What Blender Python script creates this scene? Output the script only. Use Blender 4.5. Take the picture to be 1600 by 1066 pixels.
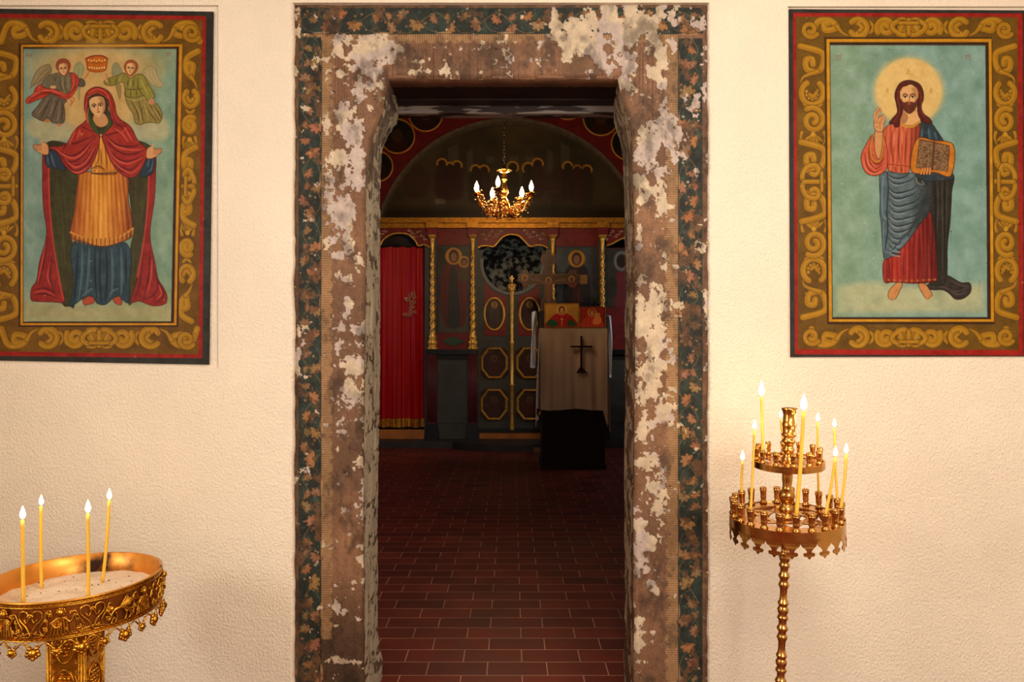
import bpy, bmesh, math, random
import numpy as np
from mathutils import Vector, Matrix

for o in list(bpy.data.objects):
    bpy.data.objects.remove(o)
SC = bpy.context.scene
COL = SC.collection
PI = math.pi

# ------------------------------------------------------------------ camera, light, exposure
F = 1100.0            # focal length in pixels of a 1600 px wide frame
CH = 1.37             # camera height
cam = bpy.data.cameras.new('camera')
cam.lens = 36.0 * F / 1600.0
cam.sensor_width = 36.0
cam.clip_start = 0.02
cam_ob = bpy.data.objects.new('camera', cam)
COL.objects.link(cam_ob)
cam_ob.location = (0, 0, CH)
cam_ob.rotation_euler = (PI / 2, 0, 0)
SC.camera = cam_ob
SC.view_settings.view_transform = 'Standard'
SC.view_settings.look = 'None'
SC.view_settings.gamma = 1
SC.view_settings.exposure = 0.0
SC.view_settings.use_curve_mapping = False

world = bpy.data.worlds.new('world')
SC.world = world
world.use_nodes = True
world.node_tree.nodes['Background'].inputs[0].default_value = (0.55, 0.68, 1.0, 1)
world.node_tree.nodes['Background'].inputs[1].default_value = 0.35


def area(name, loc, direction, sx, sy, power, color, spread=180):
    l = bpy.data.lights.new(name, 'AREA')
    l.shape = 'RECTANGLE'
    l.size = sx
    l.size_y = sy
    l.energy = power
    l.color = color
    l.spread = math.radians(spread)
    o = bpy.data.objects.new(name, l)
    COL.objects.link(o)
    o.location = loc
    o.rotation_euler = Vector(direction).to_track_quat('-Z', 'Y').to_euler()
    return o


# daylight through the two windows of the front room
area('daylight_front_room_left', (-2.72, 0.15, 1.95), (1, 0.25, -0.12), 0.75, 0.8, 46, (1.0, 0.94, 0.87))
area('daylight_front_room_back', (1.4, -2.02, 2.05), (-.05, 1, -0.02), 1.5, 1.2, 92, (1.0, 0.93, 0.84))
# unseen ceiling light, added to help brighten the front wall from above
area('added_lamp_fill', (0.42, 0.75, 2.72), (0.0, .3, -1), .60, .60, 32, (1.0, 0.90, 0.76))
# daylight through the two side windows of the nave
area('daylight_nave_left', (-2.98, 8.15, 2.0), (1, 0.0, -0.15), 0.7, 1.1, 8, (0.75, 0.85, 1.0))
area('daylight_nave_right', (2.98, 7.9, 2.0), (-1, 0.12, -0.1), 0.7, 1.1, 16, (0.80, 0.88, 1.0))
area('altar_fill', (-0.95, 9.95, 1.75), (0.6, 0.55, 0.35), 0.4, 0.5, 2.6, (0.75, 0.85, 1.0))  # hidden fill inside the apse, added to brighten its stones; no window here


# ------------------------------------------------------------------ helpers
def wx(px, Y):
    return (px - 800.0) / F * Y


def wz(py, Y):
    return CH - (py - 533.0) / F * Y


def W(px, py, Y):
    return Vector((wx(px, Y), Y, wz(py, Y)))


def srgb(c):
    c = np.asarray(c, float) / 255.0
    return np.where(c <= 0.04045, c / 12.92, ((c + 0.055) / 1.055) ** 2.4)


def lin(c):
    v = srgb(c)
    return (float(v[0]), float(v[1]), float(v[2]), 1.0)


class MB:
    """collects shapes, links them as ONE mesh object"""

    def __init__(self):
        self.v = []
        self.f = []
        self.sm = []

    def add(self, vs, fs, smooth=False):
        n = len(self.v)
        self.v.extend([tuple(p) for p in vs])
        for f in fs:
            self.f.append([i + n for i in f])
            self.sm.append(smooth)
        return self

    def box(self, x0, x1, y0, y1, z0, z1, mat=None, smooth=False):
        vs = [Vector((x, y, z)) for x in (x0, x1) for y in (y0, y1) for z in (z0, z1)]
        if mat is not None:
            vs = [mat @ v for v in vs]
        return self.add(vs, [(0, 1, 3, 2), (4, 6, 7, 5), (0, 4, 5, 1), (2, 3, 7, 6), (0, 2, 6, 4), (1, 5, 7, 3)], smooth)

    def bbox(self, x0, x1, y0, y1, z0, z1, b=0.003):
        """box with chamfered vertical/horizontal front edges (8-corner chamfer in XZ)"""
        pts = [(x0 + b, z0), (x1 - b, z0), (x1, z0 + b), (x1, z1 - b), (x1 - b, z1), (x0 + b, z1), (x0, z1 - b), (x0, z0 + b)]
        ins = [(x0 + 1.6 * b, z0 + .6 * b), (x1 - 1.6 * b, z0 + .6 * b), (x1 - .6 * b, z0 + 1.6 * b), (x1 - .6 * b, z1 - 1.6 * b),
               (x1 - 1.6 * b, z1 - .6 * b), (x0 + 1.6 * b, z1 - .6 * b), (x0 + .6 * b, z1 - 1.6 * b), (x0 + .6 * b, z0 + 1.6 * b)]
        vs = [(x, y0, z) for x, z in ins] + [(x, y0 + b, z) for x, z in pts] + [(x, y1, z) for x, z in pts]
        fs = [tuple(range(7, -1, -1)), tuple(range(16, 24))]
        for k in range(8):
            j = (k + 1) % 8
            fs.append((k, j, 8 + j, 8 + k))
            fs.append((8 + k, 8 + j, 16 + j, 16 + k))
        return self.add(vs, fs)

    def lathe(self, prof, c=(0, 0, 0), n=24, mat=None, a0=0, a1=2 * PI, smooth=True, lobes=0, lobe_amp=0.0):
        """prof: list of (r, z)"""
        full = abs(a1 - a0 - 2 * PI) < 1e-6
        m = n if full else n + 1
        vs = []
        for r, z in prof:
            for k in range(m):
                a = a0 + (a1 - a0) * k / n
                rr = r * (1 + lobe_amp * math.cos(lobes * a)) if lobes else r
                p = Vector((c[0] + rr * math.cos(a), c[1] + rr * math.sin(a), c[2] + z))
                vs.append(mat @ p if mat is not None else p)
        fs = []
        for i in range(len(prof) - 1):
            for k in range(n):
                j = (k + 1) % m if full else k + 1
                fs.append((i * m + k, i * m + j, (i + 1) * m + j, (i + 1) * m + k))
        return self.add(vs, fs, smooth)

    def tube(self, pts, r, n=8, closed=False, smooth=True, flat=None, cap=True):
        pts = [Vector(p) for p in pts]
        N = len(pts)
        rs = r if isinstance(r, (list, tuple)) else [r] * N
        vs = []
        up = Vector((0, 0, 1))
        prev = None
        for i in range(N):
            if closed:
                t = pts[(i + 1) % N] - pts[i - 1]
            else:
                t = pts[min(i + 1, N - 1)] - pts[max(i - 1, 0)]
            if t.length < 1e-9:
                t = Vector((0, 0, 1))
            t.normalize()
            if prev is None:
                a = up if abs(t.dot(up)) < 0.9 else Vector((0, 1, 0))
                u = t.cross(a).normalized()
            else:
                u = (prev - t * prev.dot(t))
                u = u.normalized() if u.length > 1e-6 else t.cross(up).normalized()
            prev = u
            w = t.cross(u)
            for k in range(n):
                an = 2 * PI * k / n
                d = u * math.cos(an) + w * math.sin(an)
                vs.append(pts[i] + d * rs[i])
        fs = []
        for i in range(N if closed else N - 1):
            i2 = (i + 1) % N
            for k in range(n):
                j = (k + 1) % n
                fs.append((i * n + k, i * n + j, i2 * n + j, i2 * n + k))
        if cap and not closed:
            fs.append(tuple(range(n - 1, -1, -1)))
            fs.append(tuple((N - 1) * n + k for k in range(n)))
        return self.add(vs, fs, smooth)

    def ball(self, c, rx, ry=None, rz=None, n=10, m=7, mat=None):
        ry = rx if ry is None else ry
        rz = rx if rz is None else rz
        vs = []
        for i in range(m + 1):
            th = PI * i / m
            for k in range(n):
                a = 2 * PI * k / n
                p = Vector((rx * math.sin(th) * math.cos(a), ry * math.sin(th) * math.sin(a), rz * math.cos(th)))
                if mat is not None:
                    p = mat @ p
                vs.append(Vector(c) + p)
        fs = []
        for i in range(m):
            for k in range(n):
                j = (k + 1) % n
                fs.append((i * n + k, (i + 1) * n + k, (i + 1) * n + j, i * n + j))
        return self.add(vs, fs, True)

    def prism(self, pts, y0, y1, smooth=False):
        """pts: outline (x, z), extruded along y"""
        n = len(pts)
        vs = [(x, y0, z) for x, z in pts] + [(x, y1, z) for x, z in pts]
        fs = [tuple(range(n)), tuple(range(2 * n - 1, n - 1, -1))]
        for k in range(n):
            j = (k + 1) % n
            fs.append((k, n + k, n + j, j))
        return self.add(vs, fs, smooth)

    def strip_wall(self, outer, inner, y0, y1, smooth=False, closed=True):
        """ring between two outlines of equal length in XZ, extruded along y"""
        n = len(outer)
        vs = [(x, y0, z) for x, z in outer] + [(x, y0, z) for x, z in inner] + [(x, y1, z) for x, z in outer] + [(x, y1, z) for x, z in inner]
        fs = []
        for k in range(n if closed else n - 1):
            j = (k + 1) % n
            fs += [(k, j, n + j, n + k), (2 * n + k, 3 * n + k, 3 * n + j, 2 * n + j), (k, 2 * n + k, 2 * n + j, j), (n + k, n + j, 3 * n + j, 3 * n + k)]
        if not closed:
            k = n - 1
            fs += [(0, n, 3 * n, 2 * n), (k, 2 * n + k, 3 * n + k, n + k)]
        return self.add(vs, fs, smooth)

    def build(self, name, mat, parent=None, mats=None, recalc=True, loc=None, sharp=False):
        me = bpy.data.meshes.new(name)
        me.from_pydata(self.v, [], self.f)
        me.polygons.foreach_set('use_smooth', self.sm)
        if recalc:
            bm = bmesh.new()
            bm.from_mesh(me)
            bmesh.ops.remove_doubles(bm, verts=bm.verts, dist=1e-6)
            bmesh.ops.recalc_face_normals(bm, faces=bm.faces)
            if sharp:
                for e in bm.edges:
                    if len(e.link_faces) == 2 and e.calc_face_angle(0) > .6:
                        e.smooth = False
            bm.to_mesh(me)
            bm.free()
        me.update()
        if mat is not None:
            me.materials.append(mat)
        o = bpy.data.objects.new(name, me)
        COL.objects.link(o)
        if loc is not None:
            o.location = loc
        if parent is not None:
            o.parent = parent
        return o


def tag(o, label=None, cat=None, group=None, kind=None):
    if label:
        o['label'] = label
    if cat:
        o['category'] = cat
    if group:
        o['group'] = group
    if kind:
        o['kind'] = kind
    return o


def empty(name, loc=(0, 0, 0), rot=(0, 0, 0), **k):
    o = bpy.data.objects.new(name, None)
    COL.objects.link(o)
    o.empty_display_size = 0.05
    o.location = loc
    o.rotation_euler = rot
    tag(o, **k)
    return o


def structure(o):
    o['kind'] = 'structure'
    return o


def copy_tree(o, parent=None):
    c = o.copy()
    COL.objects.link(c)
    c.parent = parent
    for ch in [x for x in bpy.data.objects if x.parent == o]:
        copy_tree(ch, c)
    return c


def spline(pts, n=6, closed=False):
    pts = [np.array(p, float) for p in pts]
    N = len(pts)
    out = []
    for i in range(N if closed else N - 1):
        if closed:
            p0, p1, p2, p3 = pts[i - 1], pts[i], pts[(i + 1) % N], pts[(i + 2) % N]
        else:
            p0, p1, p2, p3 = pts[max(i - 1, 0)], pts[i], pts[i + 1], pts[min(i + 2, N - 1)]
        for k in range(n):
            t = k / n
            out.append(0.5 * ((2 * p1) + (-p0 + p2) * t + (2 * p0 - 5 * p1 + 4 * p2 - p3) * t * t + (-p0 + 3 * p1 - 3 * p2 + p3) * t ** 3))
    if not closed:
        out.append(pts[-1])
    return out


# ------------------------------------------------------------------ materials
def nt(name):
    m = bpy.data.materials.new(name)
    m.use_nodes = True
    return m, m.node_tree.nodes, m.node_tree.links, m.node_tree.nodes['Principled BSDF']


def mat_plain(name, c, rough=0.5, metal=0.0, var=0.12, vscale=12, bump=0.0, bscale=60, spec=0.5, emis=None, estr=0, coat=0, sheen=0):
    m, N, L, b = nt(name)
    tc = N.new('ShaderNodeTexCoord')
    no = N.new('ShaderNodeTexNoise')
    no.inputs['Scale'].default_value = vscale
    no.inputs['Detail'].default_value = 5
    L.new(tc.outputs['Object'], no.inputs['Vector'])
    ra = N.new('ShaderNodeMapRange')
    ra.inputs[1].default_value = 0.3
    ra.inputs[2].default_value = 0.7
    ra.inputs[3].default_value = 1 - var
    ra.inputs[4].default_value = 1 + var
    L.new(no.outputs['Fac'], ra.inputs[0])
    mx = N.new('ShaderNodeVectorMath')
    mx.operation = 'SCALE'
    mx.inputs[0].default_value = lin(c)[:3]
    L.new(ra.outputs[0], mx.inputs['Scale'])
    L.new(mx.outputs[0], b.inputs['Base Color'])
    b.inputs['Roughness'].default_value = rough
    b.inputs['Metallic'].default_value = metal
    b.inputs['Specular IOR Level'].default_value = spec
    if coat:
        b.inputs['Coat Weight'].default_value = coat
        b.inputs['Coat Roughness'].default_value = 0.1
    if sheen:
        b.inputs['Sheen Weight'].default_value = sheen
    if bump:
        n2 = N.new('ShaderNodeTexNoise')
        n2.inputs['Scale'].default_value = bscale
        n2.inputs['Detail'].default_value = 4
        L.new(tc.outputs['Object'], n2.inputs['Vector'])
        bp = N.new('ShaderNodeBump')
        bp.inputs['Strength'].default_value = bump
        bp.inputs['Distance'].default_value = 0.003
        L.new(n2.outputs['Fac'], bp.inputs['Height'])
        L.new(bp.outputs[0], b.inputs['Normal'])
    if emis is not None:
        b.inputs['Emission Color'].default_value = lin(emis)
        b.inputs['Emission Strength'].default_value = estr
    return m


def mat_vcol(name, rough=0.55, gain=(1, 1, 1), metal=0, spec=0.4, bump=0.15, bscale=180, bdist=0.001):
    m, N, L, b = nt(name)
    at = N.new('ShaderNodeAttribute')
    at.attribute_name = 'Col'
    mx = N.new('ShaderNodeVectorMath')
    mx.operation = 'MULTIPLY'
    mx.inputs[1].default_value = gain
    L.new(at.outputs['Color'], mx.inputs[0])
    L.new(mx.outputs[0], b.inputs['Base Color'])
    b.inputs['Roughness'].default_value = rough
    b.inputs['Metallic'].default_value = metal
    b.inputs['Specular IOR Level'].default_value = spec
    if bump:
        tc = N.new('ShaderNodeTexCoord')
        n2 = N.new('ShaderNodeTexNoise')
        n2.inputs['Scale'].default_value = bscale
        n2.inputs['Detail'].default_value = 4
        L.new(tc.outputs['Object'], n2.inputs['Vector'])
        bp = N.new('ShaderNodeBump')
        bp.inputs['Strength'].default_value = bump
        bp.inputs['Distance'].default_value = bdist
        L.new(n2.outputs['Fac'], bp.inputs['Height'])
        L.new(bp.outputs[0], b.inputs['Normal'])
    return m


def mat_glow(name, c, strength):
    """a flame or bulb: gives off light and lets light through"""
    m, N, L, b = nt(name)
    N.remove(b)
    out = [n for n in N if n.type == 'OUTPUT_MATERIAL'][0]
    e = N.new('ShaderNodeEmission')
    e.inputs[0].default_value = lin(c)
    e.inputs[1].default_value = strength
    t = N.new('ShaderNodeBsdfTransparent')
    a = N.new('ShaderNodeAddShader')
    L.new(e.outputs[0], a.inputs[0])
    L.new(t.outputs[0], a.inputs[1])
    L.new(a.outputs[0], out.inputs[0])
    return m


# ------------------------------------------------------------------ noise and painting on dense meshes
def _hash(ix, iy, seed):
    n = (ix.astype(np.int64) * 374761393 + iy.astype(np.int64) * 668265263 + seed * 974634777) & 0xffffffff
    n = ((n ^ (n >> 13)) * 1274126177) & 0xffffffff
    n = (n ^ (n >> 16)) & 0xffffff
    return n / float(0xffffff)


def vnoise(x, y, seed=0):
    ix = np.floor(x)
    iy = np.floor(y)
    fx = x - ix
    fy = y - iy
    fx = fx * fx * (3 - 2 * fx)
    fy = fy * fy * (3 - 2 * fy)
    a = _hash(ix, iy, seed)
    b = _hash(ix + 1, iy, seed)
    c = _hash(ix, iy + 1, seed)
    d = _hash(ix + 1, iy + 1, seed)
    return (a * (1 - fx) + b * fx) * (1 - fy) + (c * (1 - fx) + d * fx) * fy


def fbm(x, y, seed=0, o=5, g=0.5):
    s = 0
    t = 0
    a = 1.0
    for k in range(o):
        s = s + a * vnoise(x * 2 ** k, y * 2 ** k, seed + k * 17)
        t += a
        a *= g
    return s / t


def sstep(a, b, x):
    t = np.clip((x - a) / (b - a), 0, 1)
    return t * t * (3 - 2 * t)


class Cv:
    """a painting: colours on a dense grid of points, laid out in the painting's own units"""

    def __init__(self, x0, y0, x1, y1, s=1.0, base=(128, 128, 128)):
        self.x0, self.y0, self.x1, self.y1, self.s = x0, y0, x1, y1, s
        self.w = int(round((x1 - x0) * s)) + 1
        self.h = int(round((y1 - y0) * s)) + 1
        xs = np.linspace(x0, x1, self.w)
        ys = np.linspace(y0, y1, self.h)
        self.X, self.Y = np.meshgrid(xs, ys)
        self.C = np.ones((self.h, self.w, 3)) * np.array(base, float)
        self.ox = self.oy = 0.0
        self.k = 1.0

    def use(self, ox=0, oy=0, k=1.0):
        self.ox, self.oy, self.k = ox, oy, k
        return self

    def t(self, pts):
        return [np.array((self.ox + p[0] / self.k, self.oy + p[1] / self.k)) for p in pts]

    def _win(self, xa, ya, xb, yb):
        s = self.s
        i0 = max(0, int((ya - self.y0) * s) - 1)
        i1 = min(self.h, int((yb - self.y0) * s) + 3)
        j0 = max(0, int((xa - self.x0) * s) - 1)
        j1 = min(self.w, int((xb - self.x0) * s) + 3)
        return (slice(i0, i1), slice(j0, j1)) if i1 > i0 and j1 > j0 else None

    def put(self, win, a, color):
        a = a[..., None]
        X = self.X[win]
        Y = self.Y[win]
        col = color(X, Y) if callable(color) else np.array(color, float)
        self.C[win] = self.C[win] * (1 - a) + col * a

    def poly(self, pts, color, alpha=1.0, sm=True, soft=0.5, clip=None):
        P = self.t(pts)
        if sm:
            P = spline(P, 4, True)
        P = np.array(P)
        m = soft + 1
        win = self._win(P[:, 0].min() - m, P[:, 1].min() - m, P[:, 0].max() + m, P[:, 1].max() + m)
        if win is None:
            return
        X = self.X[win]
        Y = self.Y[win]
        inside = np.zeros(X.shape, bool)
        d2 = np.full(X.shape, 1e9)
        n = len(P)
        for i in range(n):
            ax, ay = P[i]
            bx, by = P[(i + 1) % n]
            ex, ey = bx - ax, by - ay
            if abs(ey) > 1e-9:
                c = ((ay > Y) != (by > Y)) & (X < ex * (Y - ay) / ey + ax)
                inside ^= c
            L = ex * ex + ey * ey + 1e-12
            t = np.clip(((X - ax) * ex + (Y - ay) * ey) / L, 0, 1)
            d2 = np.minimum(d2, (X - ax - t * ex) ** 2 + (Y - ay - t * ey) ** 2)
        d = np.sqrt(d2) * np.where(inside, 1, -1)
        a = np.clip(0.5 + d / (2 * soft), 0, 1) * alpha
        self.put(win, a, color)
        return

    def line(self, pts, w, color, alpha=1.0, sm=True, soft=0.5, taper=False, closed=False):
        P = self.t(pts)
        if sm and len(P) > 2:
            P = spline(P, 5, closed)
        P = np.array(P)
        w = w / self.k if self.k != 1.0 else w
        m = w + soft + 1
        win = self._win(P[:, 0].min() - m, P[:, 1].min() - m, P[:, 0].max() + m, P[:, 1].max() + m)
        if win is None:
            return
        X = self.X[win]
        Y = self.Y[win]
        best = np.full(X.shape, 1e9)
        n = len(P)
        for i in range(n if closed else n - 1):
            ax, ay = P[i]
            bx, by = P[(i + 1) % n]
            ex, ey = bx - ax, by - ay
            L = ex * ex + ey * ey + 1e-12
            t = np.clip(((X - ax) * ex + (Y - ay) * ey) / L, 0, 1)
            ww = w / 2
            if taper:
                u = (i + t) / max(1, n - 1)
                ww = w / 2 * (np.sin(PI * np.clip(u, 0.03, 0.97)) ** 0.6 if taper == 2 else (1 - 0.85 * u))
            best = np.minimum(best, np.sqrt((X - ax - t * ex) ** 2 + (Y - ay - t * ey) ** 2) - ww)
        a = np.clip(0.5 - best / (2 * soft), 0, 1) * alpha
        self.put(win, a, color)

    def ell(self, cx, cy, rx, ry, color, alpha=1.0, soft=0.5, rot=0.0):
        (c,) = self.t([(cx, cy)])
        rx /= self.k
        ry /= self.k
        R = max(rx, ry) + soft + 1
        win = self._win(c[0] - R, c[1] - R, c[0] + R, c[1] + R)
        if win is None:
            return
        X = self.X[win] - c[0]
        Y = self.Y[win] - c[1]
        if rot:
            cr, sr = math.cos(rot), math.sin(rot)
            X, Y = X * cr + Y * sr, -X * sr + Y * cr
        d = (1 - np.sqrt((X / rx) ** 2 + (Y / ry) ** 2)) * min(rx, ry)
        a = np.clip(0.5 + d / (2 * soft), 0, 1) * alpha
        self.put(win, a, color)

    def ring(self, cx, cy, r, w, color, alpha=1.0, a0=0.0, a1=360.0, soft=0.5, ry=None):
        n = max(8, int(abs(a1 - a0) / 12))
        ry = r if ry is None else ry
        self.line([(cx + r * math.cos(math.radians(a0 + (a1 - a0) * i / n)), cy + ry * math.sin(math.radians(a0 + (a1 - a0) * i / n))) for i in range(n + 1)], w, color, alpha, False, soft)

    def rect(self, xa, ya, xb, yb, color, alpha=1.0, soft=0.4):
        self.poly([(xa, ya), (xb, ya), (xb, yb), (xa, yb)], color, alpha, False, soft)

    def grain(self, amp=8, sc=0.25, seed=3, sx=1.0, sy=1.0):
        n = fbm(self.X * sc * sx, self.Y * sc * sy, seed, 4) - 0.5
        self.C = np.clip(self.C + (n * 2 * amp)[..., None], 0, 255)

    # ---- meshes
    def mesh(self, name, place, mat, parent=None, keep=None, disp=None):
        """place(X, Y, D) -> world x, y, z arrays; keep: boolean per vertex"""
        D = np.zeros_like(self.X) if disp is None else disp
        x, y, z = place(self.X, self.Y, D)
        h, w = self.h, self.w
        idx = np.arange(h * w).reshape(h, w)
        q = np.stack([idx[:-1, :-1], idx[1:, :-1], idx[1:, 1:], idx[:-1, 1:]], -1)
        if keep is not None:
            k = keep[:-1, :-1] & keep[1:, :-1] & keep[1:, 1:] & keep[:-1, 1:]
            q = q[k]
        q = q.reshape(-1, 4)
        co = np.stack([x, y, z], -1).reshape(-1, 3)
        c = np.clip(self.C, 0, 255).reshape(-1, 3)
        used = np.unique(q)
        remap = np.zeros(h * w, np.int64)
        remap[used] = np.arange(len(used))
        q = remap[q]
        co = co[used]
        c = srgb(c[used])
        return raw_mesh(name, co, q, c, mat, parent)


def raw_mesh(name, co, q, c, mat, parent=None):
    me = bpy.data.meshes.new(name)
    me.vertices.add(len(co))
    me.vertices.foreach_set('co', co.astype(np.float32).ravel())
    me.loops.add(q.size)
    me.loops.foreach_set('vertex_index', q.astype(np.int32).ravel())
    me.polygons.add(len(q))
    me.polygons.foreach_set('loop_start', np.arange(0, q.size, 4, dtype=np.int32))
    me.polygons.foreach_set('loop_total', np.full(len(q), 4, dtype=np.int32))
    me.polygons.foreach_set('use_smooth', np.ones(len(q), bool))
    me.update(calc_edges=True)
    at = me.color_attributes.new('Col', 'FLOAT_COLOR', 'POINT')
    rgba = np.ones((len(co), 4), np.float32)
    rgba[:, :3] = c
    at.data.foreach_set('color', rgba.ravel())
    if mat is not None:
        me.materials.append(mat)
    o = bpy.data.objects.new(name, me)
    COL.objects.link(o)
    if parent is not None:
        o.parent = parent
    return o

# ================================================================== THE SETTING
YW = 2.50      # plaster face of the wall around the doorway
YF = 2.52      # painted surround of the doorway
YB = 2.88      # far edge of the doorway reveal
YI = 9.30      # plane of the icon screen


def mat_plaster(name, c, strength=0.85, sy=0.8):
    m, N, L, b = nt(name)
    tc = N.new('ShaderNodeTexCoord')
    mp = N.new('ShaderNodeMapping')
    mp.inputs['Scale'].default_value = (1, 1, sy)
    L.new(tc.outputs['Object'], mp.inputs['Vector'])
    n1 = N.new('ShaderNodeTexNoise')
    n1.inputs['Scale'].default_value = 120
    n1.inputs['Detail'].default_value = 2.5
    n1.inputs['Roughness'].default_value = 0.6
    n2 = N.new('ShaderNodeTexNoise')
    n2.inputs['Scale'].default_value = 9
    n2.inputs['Detail'].default_value = 3
    n3 = N.new('ShaderNodeTexNoise')
    n3.inputs['Scale'].default_value = 2.2
    n3.inputs['Detail'].default_value = 6
    for n in (n1, n2, n3):
        L.new(mp.outputs[0], n.inputs['Vector'])
    b1 = N.new('ShaderNodeBump')
    b1.inputs['Strength'].default_value = strength
    b1.inputs['Distance'].default_value = 0.007
    L.new(n1.outputs['Fac'], b1.inputs['Height'])
    b2 = N.new('ShaderNodeBump')
    b2.inputs['Strength'].default_value = 0.35
    b2.inputs['Distance'].default_value = 0.015
    L.new(n2.outputs['Fac'], b2.inputs['Height'])
    L.new(b1.outputs[0], b2.inputs['Normal'])
    L.new(b2.outputs[0], b.inputs['Normal'])
    r = N.new('ShaderNodeMapRange')
    r.inputs[1].default_value = 0.3
    r.inputs[2].default_value = 0.7
    r.inputs[3].default_value = 0.93
    r.inputs[4].default_value = 1.05
    L.new(n3.outputs['Fac'], r.inputs[0])
    s = N.new('ShaderNodeVectorMath')
    s.operation = 'SCALE'
    s.inputs[0].default_value = lin(c)[:3]
    L.new(r.outputs[0], s.inputs['Scale'])
    L.new(s.outputs[0], b.inputs['Base Color'])
    b.inputs['Roughness'].default_value = 0.75
    b.inputs['Specular IOR Level'].default_value = 0.25
    return m


def mat_brick(name):
    m, N, L, b = nt(name)
    tc = N.new('ShaderNodeTexCoord')
    mp = N.new('ShaderNodeMapping')
    mp.inputs['Location'].default_value = (0.1034 - 0.0, -3.003 + 0.12 * 30, 0)
    L.new(tc.outputs['Object'], mp.inputs['Vector'])
    br = N.new('ShaderNodeTexBrick')
    br.offset = 0.42
    br.offset_frequency = 2
    br.inputs['Scale'].default_value = 1
    br.inputs['Mortar Size'].default_value = 0.0028
    br.inputs['Mortar Smooth'].default_value = 0.25
    br.inputs['Bias'].default_value = 0.0
    br.inputs['Brick Width'].default_value = 0.25
    br.inputs['Row Height'].default_value = 0.12
    br.inputs['Color1'].default_value = lin((118, 38, 20))
    br.inputs['Color2'].default_value = lin((88, 25, 14))
    br.inputs['Mortar'].default_value = lin((176, 126, 100))
    L.new(mp.outputs[0], br.inputs['Vector'])
    no = N.new('ShaderNodeTexNoise')
    no.inputs['Scale'].default_value = 5
    no.inputs['Detail'].default_value = 8
    L.new(tc.outputs['Object'], no.inputs['Vector'])
    r = N.new('ShaderNodeMapRange')
    r.inputs[1].default_value = 0.3
    r.inputs[2].default_value = 0.7
    r.inputs[3].default_value = 0.7
    r.inputs[4].default_value = 1.2
    L.new(no.outputs['Fac'], r.inputs[0])
    s = N.new('ShaderNodeVectorMath')
    s.operation = 'SCALE'
    L.new(br.outputs['Color'], s.inputs[0])
    L.new(r.outputs[0], s.inputs['Scale'])
    L.new(s.outputs[0], b.inputs['Base Color'])
    rr = N.new('ShaderNodeMapRange')
    rr.inputs[3].default_value = 0.36
    rr.inputs[4].default_value = 0.6
    L.new(no.outputs['Fac'], rr.inputs[0])
    L.new(rr.outputs[0], b.inputs['Roughness'])
    b.inputs['Specular IOR Level'].default_value = 0.4
    bp = N.new('ShaderNodeBump')
    bp.invert = True
    bp.inputs['Strength'].default_value = 0.5
    bp.inputs['Distance'].default_value = 0.002
    L.new(br.outputs['Fac'], bp.inputs['Height'])
    n2 = N.new('ShaderNodeTexNoise')
    n2.inputs['Scale'].default_value = 40
    L.new(tc.outputs['Object'], n2.inputs['Vector'])
    b2 = N.new('ShaderNodeBump')
    b2.inputs['Strength'].default_value = 0.25
    b2.inputs['Distance'].default_value = 0.002
    L.new(n2.outputs['Fac'], b2.inputs['Height'])
    L.new(bp.outputs[0], b2.inputs['Normal'])
    L.new(b2.outputs[0], b.inputs['Normal'])
    return m


M = {}
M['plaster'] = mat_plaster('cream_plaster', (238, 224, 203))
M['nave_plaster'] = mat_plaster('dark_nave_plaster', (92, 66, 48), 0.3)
M['brick'] = mat_brick('terracotta_floor_tiles')
M['soot'] = mat_plain('sooty_wood', (40, 24, 14), 0.7, var=0.5, vscale=7, bump=0.5, bscale=30)
M['brownplaster'] = mat_plain('brown_stained_plaster', (128, 92, 66), 0.8, var=0.3, vscale=9, bump=0.5, bscale=50)
M['darkred'] = mat_plain('dark_red_paint', (112, 8, 6), 0.5, var=0.3, vscale=10)
M['frame_wood'] = mat_plain('window_wood', (196, 180, 150), 0.5)

mb = MB()
mb.box(-2.62, 2.62, -1.95, YB + 0.02, -0.1, 0)
mb.box(-2.9, 2.9, YB + 0.02, 11.3, -0.1, 0)
structure(mb.build('floor', M['brick']))

# plaster wall of the front room: a 12 mm skin with recesses for the doorway and the two painted panels
XL0, XL1, ZL0, ZL1 = wx(-30, YW), wx(341, YW), wz(574, YW), wz(8, YW)      # recess of the left panel
XR0, XR1, ZR0, ZR1 = wx(1231, YW), wx(1618, YW), wz(560, YW), wz(10, YW)   # recess of the right panel
DX0, DX1, DZ = wx(458, YW), wx(1108, YW), wz(4, YW)
# wobbly edge of the cream plaster round the doorway
mb = MB()
mb.box(-2.62, XL0, YW, YW + .012, 0, 3.05)
mb.box(XL0, XL1, YW, YW + .012, 0, ZL0)
mb.box(XL0, XL1, YW, YW + .012, ZL1, 3.05)
mb.box(XR1, 2.62, YW, YW + .012, 0, 3.05)
mb.box(XR0, XR1, YW, YW + .012, 0, ZR0)
mb.box(XR0, XR1, YW, YW + .012, ZR1, 3.05)


def wobble_edge(fixed, edge, z0, z1, seed):
    """vertical strip of plaster whose doorway side wavers and is rounded over"""
    n = 150
    rows = []
    for i in range(n + 1):
        z = z0 + (z1 - z0) * i / n
        d = (float(fbm(np.array([z * 9.0]), np.array([0.5]), seed)[0]) - 0.5) * 0.012 + (float(vnoise(np.array([z * 45.0]), np.array([0.2]), seed + 5)[0]) - 0.5) * 0.003
        e = edge + d
        s = 1 if edge > fixed else -1
        rows.append([(fixed, YW, z), (e - s * .008, YW, z), (e - s * .003, YW + .003, z), (e, YW + .009, z), (e, YF + .012, z)])
    vs = [p for r in rows for p in r]
    fs = []
    for i in range(n):
        for k in range(4):
            a = i * 5 + k
            fs.append((a, a + 1, a + 6, a + 5))
    mb.add(vs, fs, False)


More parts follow.
